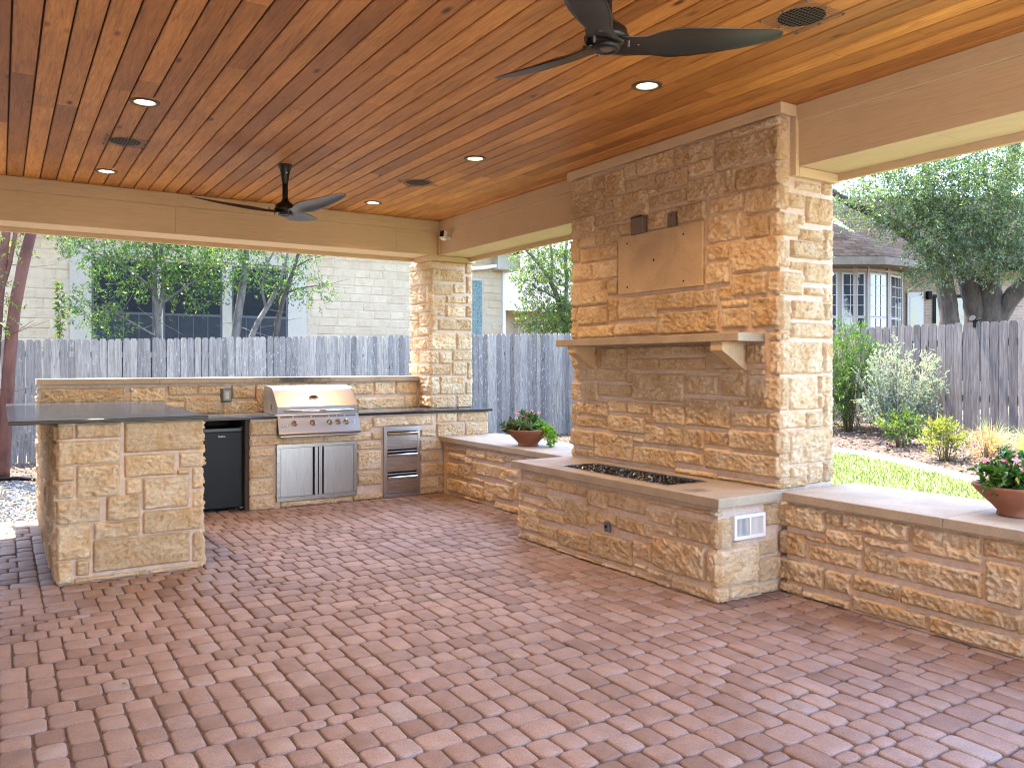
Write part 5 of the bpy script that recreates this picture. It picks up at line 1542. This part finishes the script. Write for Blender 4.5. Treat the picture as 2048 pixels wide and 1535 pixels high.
M['dark_shingle'] = None
def shingle2():
    m, nt, ns, ls, b = new_mat('dark_grey_shingles')
    tc = N(ns, 'ShaderNodeTexCoord'); sp = N(ns, 'ShaderNodeSeparateXYZ'); cb = N(ns, 'ShaderNodeCombineXYZ')
    ls.new(tc.outputs['Object'], sp.inputs[0]); ls.new(sp.outputs[0], cb.inputs[0]); ls.new(sp.outputs[2], cb.inputs[1])
    br = N(ns, 'ShaderNodeTexBrick'); br.inputs['Scale'].default_value = 1
    br.inputs['Color1'].default_value = (.016, .012, .010, 1); br.inputs['Color2'].default_value = (.034, .026, .022, 1); br.inputs['Mortar'].default_value = (.008, .007, .006, 1)
    br.inputs['Brick Width'].default_value = .30; br.inputs['Row Height'].default_value = .085; br.inputs['Mortar Size'].default_value = .008
    ls.new(cb.outputs[0], br.inputs['Vector']); ls.new(br.outputs['Color'], b.inputs['Base Color'])
    b.inputs['Roughness'].default_value = .95
    b.inputs['Specular IOR Level'].default_value = .04
    return m
M['dark_shingle'] = shingle2()
obj('roof', mb, M['dark_shingle'], h2, True)
mb = MB()
for (ax, ay), (bx, by) in zip(EV, EV[1:]):
    mb.add([(ax, ay, EZ - .10), (bx, by, EZ - .10), (bx, by, EZ + .058), (ax, ay, EZ + .058)], [(0, 1, 2, 3)])
vs = [(x, y, EZ - .10) for x, y in EV] + [(x, y, EZ - .10) for x, y in reversed(BAY)]
mb.add(vs, [tuple(range(len(vs)))])
obj('fascia', mb, plain('weathered_fascia', (.17, .135, .10), .8, 0, .2, 8), h2, True)
obj('main_roof', MB().add([(8.9, 1.6, 3.86), (17, 1.6, 3.86), (17, 7.5, 6.6), (8.9, 7.5, 6.6), (8.9, 1.6, 3.74), (17, 1.6, 3.74), (8.9, 2.6, 3.74), (17, 2.6, 3.74)], [(0, 1, 2, 3), (4, 5, 1, 0), (4, 6, 7, 5)]), M['dark_shingle'], h2, True)

# ------------------------------------------------------------------ trees
def limbs(name, parent, paths, mat, seg=9, rough=.12):
    mb = MB()
    for k, (pts, rad) in enumerate(paths):
        # smooth the path a little
        P = [Vector(p) for p in pts]; Rr = list(rad)
        for _ in range(2):
            Q, S = [P[0]], [Rr[0]]
            for i in range(len(P) - 1):
                Q += [P[i].lerp(P[i + 1], .3), P[i].lerp(P[i + 1], .7)]; S += [Rr[i] * .7 + Rr[i + 1] * .3, Rr[i] * .3 + Rr[i + 1] * .7]
            Q.append(P[-1]); S.append(Rr[-1]); P, Rr = Q, S
        mb.tube(P, Rr, seg, True, True, rough, k + 5)
    return obj(name, mb, mat, parent)

def twigs(g, base_pts, n, L, r0=.006):
    out = []
    for _ in range(n):
        p = Vector(base_pts[int(g.integers(len(base_pts)))])
        d = Vector((g.normal(), g.normal(), g.normal() * .6 + .3)).normalized()
        a = p + d * L * .5 + Vector((0, 0, g.normal() * .05)); b = a + (d + Vector((g.normal() * .4, g.normal() * .4, g.normal() * .3))).normalized() * L * .5
        out.append(([p, a, b], [r0, r0 * .7, r0 * .3]))
    return out

def tree(name, label, loc, paths, blobs, leaf, bark, seed, K=9, twig=.22, L=.06, W=.026, group=None, spread=.8, up=.5, ntw=30):
    g = np.random.default_rng(seed)
    t = thing(name, label, 'tree', loc, 0, group)
    pts = [p for ps, _ in paths for p in ps[1:]]
    limbs('trunk', t, paths + twigs(g, pts, ntw, .55), M[bark])
    parts = []
    for (c, rad, n) in blobs:
        C, Dm = blob(g, n, c, rad, .5)
        parts.append(sprays(g, C, Dm, K, twig, L, W, .35, spread, up))
    foliage('crown', t, parts, M[leaf])
    return t

TY = 16.2
tree('leafy_tree', 'bushy green tree with one thin trunk in front of the left and middle windows', (2.5, TY, 0),
     [([(2.52, TY, 0), (2.50, TY, 1.2), (2.49, TY, 2.3), (2.40, TY, 3.0), (2.46, TY, 3.7), (2.3, TY, 4.6)], [.075, .07, .06, .05, .04, .02]),
      ([(2.49, TY, 2.4), (2.62, TY, 3.1), (2.50, TY, 3.6), (2.62, TY, 4.4)], [.05, .042, .035, .02]),
      ([(2.40, TY, 2.9), (1.9, TY - .1, 3.3), (1.2, TY - .1, 3.6)], [.03, .02, .01]), ([(2.5, TY, 2.6), (3.1, TY - .2, 3.1), (3.6, TY - .1, 3.4)], [.03, .02, .01]),
      ([(2.48, TY, 2.0), (1.8, TY - .2, 2.4), (1.3, TY - .2, 2.6)], [.022, .015, .008])],
     [((1.75, TY - .1, 3.75), (.95, .7, .55), 300), ((2.75, TY - .1, 3.75), (.95, .7, .60), 330), ((3.45, TY, 3.45), (.60, .6, .55), 190), ((2.0, TY, 3.15), (.75, .6, .5), 190), ((3.05, TY, 2.95), (.60, .5, .40), 120),
      ((1.35, TY - .1, 2.55), (.42, .4, .30), 80), ((1.70, TY - .1, 2.2), (.35, .4, .28), 55), ((1.0, TY, 3.85), (.35, .4, .3), 60), ((2.2, TY, 4.6), (1.6, .9, .6), 260), ((1.6, TY - .6, 6.2), (2.4, 1.8, 1.3), 800)], 'lf_tree', 'bark_grey', 31, L=.066, W=.027)
tree('leafy_tree', 'two-stemmed tree with pale trunks in front of the right window', (3.95, TY, 0),
     [([(3.80, TY, 0), (3.84, TY, 1.4), (3.90, TY, 2.3), (4.05, TY, 3.1), (4.10, TY, 3.9), (4.2, TY, 4.7)], [.10, .095, .085, .07, .05, .03]),
      ([(3.95, TY, .2), (4.08, TY, 1.5), (4.20, TY, 2.15), (4.48, TY, 2.6), (4.75, TY, 3.1), (4.95, TY, 3.9)], [.07, .065, .055, .05, .04, .02]),
      ([(4.48, TY, 2.6), (4.35, TY, 3.2), (4.7, TY, 3.9)], [.03, .024, .015])],
     [((4.05, TY, 3.55), (.55, .5, .6), 130), ((4.75, TY, 3.15), (.55, .5, .35), 110), ((4.4, TY, 4.3), (1.0, .7, .5), 170), ((5.0, TY - .6, 6.0), (2.2, 1.7, 1.2), 650)], 'lf_tree', 'bark_grey', 32, L=.066, W=.027, up=.3)
tree('leafy_tree', 'slender dark-barked tree with open twigs right of the house windows', (4.75, TY + .1, 0),
     [([(4.60, TY + .1, 0), (4.66, TY + .1, 1.5), (4.72, TY + .1, 2.3), (4.88, TY + .1, 2.95), (5.10, TY + .1, 3.5), (5.25, TY, 4.3)], [.075, .07, .062, .05, .035, .02]),
      ([(4.88, TY + .1, 2.95), (5.3, TY, 3.1), (5.7, TY, 3.15)], [.025, .015, .006]), ([(5.1, TY, 3.5), (5.5, TY, 3.75), (6.3, TY, 3.85), (6.9, TY, 3.9)], [.02, .012, .008, .004])],
     [((5.45, TY, 3.0), (.38, .35, .28), 42), ((5.20, TY, 3.55), (.45, .4, .45), 60), ((5.15, TY, 4.2), (.7, .5, .4), 75)], 'lf_tree', 'bark_oak', 33, K=8, L=.066, W=.027)
# crepe myrtle at the far left
CY = 12.8
tree('crepe_myrtle', 'smooth red-barked tree leaning at the far left edge behind the fence line', (.05, CY, 0),
     [([(.03, CY, 0), (.07, CY, .9), (.125, CY, 1.9), (.20, CY, 2.5), (.36, CY, 3.37), (.62, CY, 4.4)], [.085, .082, .078, .075, .072, .06]),
      ([(-.12, CY, 0), (-.08, CY, 1.2), (-.03, CY, 2.3), (.04, CY + .05, 3.0), (.13, CY, 4.0)], [.07, .068, .065, .06, .05]),
      ([(-.04, CY, 2.3), (.12, CY + .02, 2.85), (.20, CY, 3.5), (.3, CY, 4.3)], [.03, .028, .024, .018])],
     [((-.1, CY - .2, 2.35), (.22, .3, .42), 40), ((.1, CY, 3.15), (.24, .3, .22), 22), ((.4, CY - .3, 5.2), (1.9, 2.0, .9), 1000), ((-1.2, CY, 4.6), (1.1, 1.1, 1.0), 300), ((-1.6, CY - .5, 6.0), (1.8, 1.8, 1.3), 600)], 'lf_yellow', 'bark_crepe', 34, K=8, L=.055, W=.030)
t = thing('climbing_shoot', 'single leafy upright shoot above the back fence at left', 'plant', (.80, 14.78, 1.2))
obj('stem', MB().tube([(.78, 14.78, 1.2), (.80, 14.78, 2.0), (.83, 14.78, 2.4), (.80, 14.78, 2.82)], [.008, .007, .005, .003], 6), M['stem'], t)
g = np.random.default_rng(9)
zz = np.linspace(1.9, 2.8, 26); C = np.stack([np.full(26, .81), np.full(26, 14.78), zz], 1)
C = np.repeat(C, 3, 0); Dm = g.normal(0, 1, C.shape); Dm[:, 2] *= .3
foliage('foliage', t, [sprays(g, C, Dm, 2, .04, .085, .042, .25, .25, .2)], M['lf_mid'])
# middle tree seen between column and fireplace
MY = 17
tree('leafy_tree', 'airy yellow-green tree between the corner column and the fireplace', (12.6, MY, 0),
     [([(12.75, MY, 0), (12.62, MY, 1.3), (12.50, MY, 2.4), (12.30, MY, 3.0), (12.0, MY, 3.65), (11.6, MY, 4.1), (11.1, MY, 4.5)], [.10, .095, .085, .075, .06, .045, .03]),
      ([(12.40, MY, 2.8), (12.52, MY, 3.6), (12.42, MY, 4.4), (12.6, MY, 5.2)], [.055, .05, .045, .03]), ([(12.0, MY, 3.65), (12.05, MY, 4.4), (11.8, MY, 5.2)], [.04, .035, .02]),
      ([(12.2, MY, 3.2), (11.5, MY - .1, 3.45), (10.9, MY - .2, 3.6)], [.03, .02, .01])],
     [((11.75, MY - .1, 2.7), (.80, .6, .65), 330), ((12.4, MY - .1, 2.6), (.70, .6, .6), 260), ((11.3, MY - .2, 3.65), (.55, .5, .36), 130), ((11.9, MY, 4.3), (.95, .8, .65), 330), ((12.6, MY, 3.6), (.75, .7, .9), 260), ((12.0, MY, 5.3), (1.4, 1.2, .7), 200)], 'lf_mid', 'bark_grey', 35, K=9, L=.070, W=.034, twig=.24)
# live oak at the right
def OK(u, v, d):
    return (d * (_s + (u - 1024) / HSV * _c), d * (_c - (u - 1024) / HSV * _s), 1.5 - (v - 728.8) / HSV * d)
oakp = [([OK(1905, 760, 14.5), OK(1903, 700, 14.5), OK(1900, 640, 14.5), OK(1893, 590, 14.5), OK(1886, 545, 14.5), OK(1860, 500, 14.4), OK(1828, 478, 14.3), OK(1765, 432, 14.2), OK(1700, 408, 14.1), OK(1650, 372, 14.0)], [.22, .19, .165, .15, .15, .12, .10, .085, .075, .05]),
        ([OK(1945, 760, 14.6), OK(1950, 690, 14.6), OK(1953, 640, 14.6), OK(1946, 590, 14.6), OK(1930, 545, 14.6), OK(1905, 480, 14.6), OK(1860, 400, 14.5), OK(1850, 330, 14.4)], [.25, .22, .19, .18, .165, .14, .10, .06]),
        ([OK(1985, 760, 14.5), OK(1985, 690, 14.5), OK(1985, 640, 14.5), OK(1978, 580, 14.5), OK(1972, 525, 14.5), OK(1985, 440, 14.5), OK(2020, 340, 14.4), OK(2040, 250, 14.3)], [.27, .24, .22, .20, .19, .16, .12, .08]),
        ([OK(1988, 650, 14.5), OK(2010, 610, 14.4), OK(2040, 575, 14.3), OK(2090, 530, 14.2), OK(2200, 450, 14.0)], [.17, .16, .15, .13, .08]),
        ([OK(1975, 540, 14.5), OK(2010, 500, 14.7), OK(2060, 430, 15)], [.13, .11, .08])]
cb = []
for (u, v, d, rx, ry, rz, n) in ((1760, 400, 13.6, .75, .8, .42, 330), (1850, 350, 13.4, .9, .9, .55, 470), (1950, 380, 13.2, 1.0, .9, .75, 640), (2040, 400, 13.2, 1.0, .9, .85, 640), (1900, 470, 13.4, .85, .6, .50, 420),
                              (1990, 500, 13.3, .75, .6, .45, 330), (1830, 440, 13.5, .6, .6, .40, 220), (1870, 545, 13.6, .38, .4, .26, 110), (1730, 345, 14.2, .6, .8, .25, 130), (2060, 520, 13.4, .6, .7, .4, 180), (1940, 300, 14, 1.6, 1.5, .6, 520), (1740, 250, 16.5, 2.2, 1.8, .6, 620),
                              (2130, 300, 14, 1.6, 1.8, 1.2, 450), (1900, 180, 15, 2.6, 2.2, 1.0, 600), (2150, 480, 13.6, .9, 1.0, .9, 280), (1700, 420, 15.8, .5, .8, .28, 0)):
    if n: cb.append((OK(u, v, d), (rx, ry, rz), n))
ob = OK(1950, 760, 14.5)
tree('live_oak', 'large dark live oak with several thick trunks behind the right fence', (ob[0], ob[1], .5), oakp, cb, 'lf_oak', 'bark_oak', 36, K=12, twig=.26, L=.055, W=.024, ntw=70)
# trees farther off
for (u, v, d, r, n, lb, lm) in ((1760, 470, 30, (3.2, 2.5, 1.5), 620, 'sunlit yellow-green tree far behind the bay window roof', 'lf_yellow'),
                            (2060, 600, 27, (2.2, 2.2, 1.6), 420, 'bright green bushy tree seen right of the live oak trunks', 'lf_yellow'),
                            (1100, 545, 36, (4.2, 3, 2.4), 520, 'dull green tree behind the grey cottage roof', 'lf_mid')):
    c = OK(u, v, d)
    tree('distant_tree', lb, (c[0], c[1], 0), [([(c[0], c[1], 0), (c[0] + .1, c[1], c[2] * .6), (c[0], c[1], c[2] + .6)], [.25, .2, .08]), ([(c[0], c[1], c[2] * .5), (c[0] + 1, c[1], c[2])], [.12, .05])],
         [(c, r, n)], lm, 'bark_oak', 50 + int(d), K=10, twig=.5, L=.13, W=.07, ntw=6)

# ------------------------------------------------------------------ shrubs in the right bed
def G(x, y): return (x, y, terr(x, y))
def shrub(name, label, base, blobs, leaf, seed, K, twig, L, W, nstem, h, up=.8, spread=.7):
    g = np.random.default_rng(seed)
    t = thing(name, label, 'shrub', base)
    mb = MB()
    for i in range(nstem):
        a = g.uniform(0, 6.28); r = g.uniform(.2, 1) * blobs[0][1][0] * .8
        mb.tube([(base[0] + .04 * math.cos(a), base[1] + .04 * math.sin(a), base[2] - .02), (base[0] + r * .5 * math.cos(a), base[1] + r * .5 * math.sin(a), base[2] + h * .45), (base[0] + r * math.cos(a), base[1] + r * math.sin(a), base[2] + h * g.uniform(.7, .95))], [.008, .006, .003], 5)
    obj('stems', mb, M['stem'], t)
    parts = []
    for (c, rad, n) in blobs:
        C, Dm = blob(g, n, (base[0] + c[0], base[1] + c[1], base[2] + c[2]), rad, .6, base[2] + .01)
        Dm[:, 2] += up
        parts.append(sprays(g, C, Dm, K, twig, L, W, .3, spread, up))
    foliage('foliage', t, parts, M[leaf])
    return t
shrub('bamboo_clump', 'bright green feathery bamboo clump against the right fence beside the fireplace', G(10.45, 7.30), [((0, 0, .75), (.36, .42, .75), 260), ((-.05, .35, .65), (.35, .4, .7), 180), ((0, 0, 1.2), (.28, .3, .40), 110)], 'lf_bamboo', 61, 8, .16, .10, .013, 26, 1.5, .3, .75)
# silver sage: dense upright branches
g = np.random.default_rng(62)
sb_ = G(10.45, 6.55)
t = thing('silver_sage', 'tall silver-grey sage bush in front of the right fence', 'shrub', sb_)
mb = MB(); parts = []
right = Vector((_c, -_s, 0)); fwd = Vector((_s, _c, 0))
for i in range(46):
    a = g.uniform(-1, 1); dpt = g.uniform(-.5, .5); L_ = g.uniform(.55, 1.45) * (1.0 if a > -.2 else .9)
    end = Vector(sb_) + right * (a * .60) + fwd * dpt * .6 + Vector((0, 0, L_ * (1.0 - .25 * abs(a))))
    midp = Vector(sb_).lerp(end, .5) + right * a * .10
    mb.tube([Vector(sb_) + right * a * .06, midp, end], [.010, .007, .003], 5)
    for k in range(15):
        f = .22 + .78 * k / 14
        p = (Vector(sb_).lerp(midp, f * 2) if f < .5 else midp.lerp(end, f * 2 - 1))
        C = np.array([p + Vector(g.normal(0, .035, 3)) for _ in range(2)]); Dm = np.array([(end - midp).normalized() + Vector(g.normal(0, .6, 3)) for _ in range(2)])
        parts.append(sprays(g, C, Dm, 11, .11, .026, .014, .3, .7, .6))
obj('stems', mb, M['stem'], t); foliage('foliage', t, parts, M['lf_sage'])
shrub('small_shrub', 'low dark green shrub at the foot of the silver sage', G(9.85, 6.12), [((0, 0, .27), (.25, .25, .20), 120)], 'lf_mid', 63, 8, .09, .05, .024, 9, .35)
shrub('nandina_shrub', 'yellow and orange tinged shrub in the mulch bed', G(9.42, 5.30), [((0, 0, .24), (.23, .25, .20), 130), ((.02, .05, .38), (.15, .15, .08), 40)], 'lf_nandina', 64, 8, .09, .045, .018, 12, .4)
shrub('coral_shrub', 'coral red thin shrub in front of the pale grass clumps', G(9.32, 4.76), [((0, 0, .20), (.14, .16, .20), 90)], 'lf_coral', 65, 7, .10, .040, .013, 14, .38, 1.0)
def liriope(label, base, n, seed, h=.42):
    g = np.random.default_rng(seed)
    t = thing('grass_clump', label, 'plant', base)
    V, Fc = [], []
    for i in range(n):
        a = g.uniform(0, 6.28); L_ = h * g.uniform(.7, 1.25); lean = g.uniform(.15, 1.1); w = g.uniform(.004, .008)
        d = np.array((math.cos(a), math.sin(a), 0)); s_ = np.array((-math.sin(a), math.cos(a), 0))
        b = len(V)
        for k in range(6):
            f = k / 5
            p = np.array(base) + d * (.03 + L_ * lean * f * (.55 + .45 * f)) + np.array((0, 0, L_ * (f - .55 * lean * f * f)))
            V += [p - s_ * w * (1 - f * .9), p + s_ * w * (1 - f * .9)]
        for k in range(5): Fc.append((b + 2 * k, b + 2 * k + 1, b + 2 * k + 3, b + 2 * k + 2))
    me = np_mesh('blades', np.array(V) - np.array(base), Fc, M['lf_liriope'])
    link('blades', me, t)
liriope('pale variegated grass clump behind the coral shrub', G(10.0, 5.05), 170, 66)
liriope('pale variegated grass clump at the right edge of the bed', G(9.82, 4.55), 170, 67)

# ------------------------------------------------------------------ lawn blades, mulch chips, litter, gravel
g = np.random.default_rng(71)
n = 70000
x = g.uniform(5.2, 9.35, n); y = g.uniform(1.0, 9.4, n)
kx = np.array([kerb_x(v) for v in np.linspace(1, 9.5, 500)]); kk = np.interp(y, np.linspace(1, 9.5, 500), kx)
ok = x < kk - .08; x, y = x[ok], y[ok]; n = len(x)
zt = np.array([terr(a, b) for a, b in zip(x, y)])
a = g.uniform(0, 6.28, n); h = g.uniform(.025, .062, n); w = g.uniform(.003, .006, n); ln = g.uniform(.1, .8, n) * h
b2 = g.uniform(0, 6.28, n)
P0 = np.stack([x - np.cos(a) * w, y - np.sin(a) * w, zt], 1); P1 = np.stack([x + np.cos(a) * w, y + np.sin(a) * w, zt], 1)
P2 = np.stack([x + np.cos(b2) * ln, y + np.sin(b2) * ln, zt + h], 1)
V = np.stack([P0, P1, P2], 1).reshape(-1, 3); Fc = np.arange(n * 3).reshape(-1, 3)
o = link('lawn_grass', np_mesh('lawn_grass', V, Fc, M['blade'])); tag(o, 'short sunlit lawn grass between seat wall and kerb', 'grass', None, 'stuff')

def octa(g, P, s, flat):
    n = len(P)
    base = np.array([(1, 0, 0), (-1, 0, 0), (0, 1, 0), (0, -1, 0), (0, 0, 1), (0, 0, -1)], float)
    V = base[None] * g.uniform(.6, 1.2, (n, 6, 1)) * np.stack([s * g.uniform(.7, 1.6, n), s * g.uniform(.5, 1, n), s * flat], 1)[:, None, :]
    ca, sa = np.cos(g.uniform(0, 6.28, n)), np.sin(g.uniform(0, 6.28, n))
    t1, t2 = g.normal(0, .35, n), g.normal(0, .35, n)
    X = V[..., 0] * ca[:, None] - V[..., 1] * sa[:, None]; Y = V[..., 0] * sa[:, None] + V[..., 1] * ca[:, None]
    Z = V[..., 2] + X * t1[:, None] + Y * t2[:, None]
    V = np.stack([X, Y, Z], -1) + P[:, None, :]
    f = np.array([(0, 2, 4), (2, 1, 4), (1, 3, 4), (3, 0, 4), (2, 0, 5), (1, 2, 5), (3, 1, 5), (0, 3, 5)])
    return V.reshape(-1, 3), (f[None] + (np.arange(n) * 6)[:, None, None]).reshape(-1, 3)
def scatter(g, n, x0, x1, y0, y1, test):
    x = g.uniform(x0, x1, n); y = g.uniform(y0, y1, n)
    k = np.array([test(a, b) for a, b in zip(x, y)]); x, y = x[k], y[k]
    return np.stack([x, y, np.array([terr(a, b) for a, b in zip(x, y)])], 1)
bed = lambda a, b: a > kerb_x(b) + .1
P = np.concatenate([scatter(g, 14000, 7.6, 11.0, 2.5, 9.5, bed), scatter(g, 9000, 5.2, 11, 9.8, 14.5, lambda a, b: True), scatter(g, 2500, -1, 1.0, 12.6, 14.5, lambda a, b: True)])
V, Fc = octa(g, P, np.full(len(P), .018), .35)
def bark_chip_mat():
    m, nt, ns, ls, b = new_mat('bark_chips')
    ge = N(ns, 'ShaderNodeNewGeometry')
    ls.new(ramp(ns, ls, ge.outputs['Random Per Island'], [(0, (.045, .028, .022)), (.5, (.095, .060, .046)), (.85, (.15, .105, .085)), (1, (.26, .19, .15))]), b.inputs['Base Color'])
    b.inputs['Roughness'].default_value = .95
    return m
M['chips'] = bark_chip_mat()
o = link('bark_mulch', np_mesh('bark_mulch', V, Fc, M['chips'])); tag(o, 'dark bark mulch chips covering the planting beds', 'mulch', None, 'stuff')
P = np.concatenate([scatter(g, 900, 8.0, 11.0, 3, 9.0, bed), scatter(g, 500, 5.5, 11, 10, 14.4, lambda a, b: True), scatter(g, 350, -1, 1, 12.5, 14.5, lambda a, b: True), scatter(g, 200, -1, 1, 9.6, 12.4, lambda a, b: True)])
P[:, 2] += .015
D = g.normal(0, 1, P.shape); D[:, 2] *= .3; Nn = g.normal(0, .4, P.shape); Nn[:, 2] += 1
V, Fc = leaves_np(P, D, Nn, g.uniform(.04, .08, len(P)), g.uniform(.02, .035, len(P)), .3, .1)
o = link('leaf_litter', np_mesh('leaf_litter', V, Fc, M['litter'])); tag(o, 'dry tan leaves scattered over the mulch', 'fallen leaves', None, 'stuff')
P = scatter(g, 46, .2, 4.2, 2.2, 8.2, lambda a, b: not (a > 3.7 and 3.5 < b < 5.9) and not (a < 1.3 and b > 6.2)); P[:, 2] = .006
D = g.normal(0, 1, P.shape); D[:, 2] *= .1; Nn = g.normal(0, .25, P.shape); Nn[:, 2] += 1
V, Fc = leaves_np(P, D, Nn, g.uniform(.012, .035, len(P)), g.uniform(.006, .014, len(P)), .3, .05)
o = link('fallen_leaves', np_mesh('fallen_leaves', V, Fc, M['litter'])); tag(o, 'few tiny dry leaves lying on the patio pavers', 'fallen leaves', None, 'stuff')
P = scatter(g, 9000, -1.2, 1.2, 9.15, 12.5, lambda a, b: True); P[:, 2] += .004
V, Fc = octa(g, P, g.uniform(.009, .02, len(P)), .6)
def pebble_mat():
    m, nt, ns, ls, b = new_mat('pebbles')
    ge = N(ns, 'ShaderNodeNewGeometry')
    ls.new(ramp(ns, ls, ge.outputs['Random Per Island'], [(0, (.07, .07, .07)), (.4, (.16, .157, .15)), (.8, (.25, .245, .235)), (1, (.36, .35, .33))]), b.inputs['Base Color'])
    b.inputs['Roughness'].default_value = .9
    return m
o = link('pebbles', np_mesh('pebbles', V, Fc, pebble_mat())); tag(o, 'loose grey gravel beside the paving at the far left', 'gravel', None, 'stuff')
t = thing('garden_edging', 'black plastic edging strip curving along the gravel at far left', 'edging', (0, 12.4, 0))
obj('strip', MB().tube([(-2.5, 11.9, .0), (-1.2, 12.2, .0), (0, 12.50, .0), (.25, 12.45, .0), (.55, 12.0, .0), (.9, 11.4, .0), (1.6, 11.0, 0)], .028, 8), M['dark'], t)
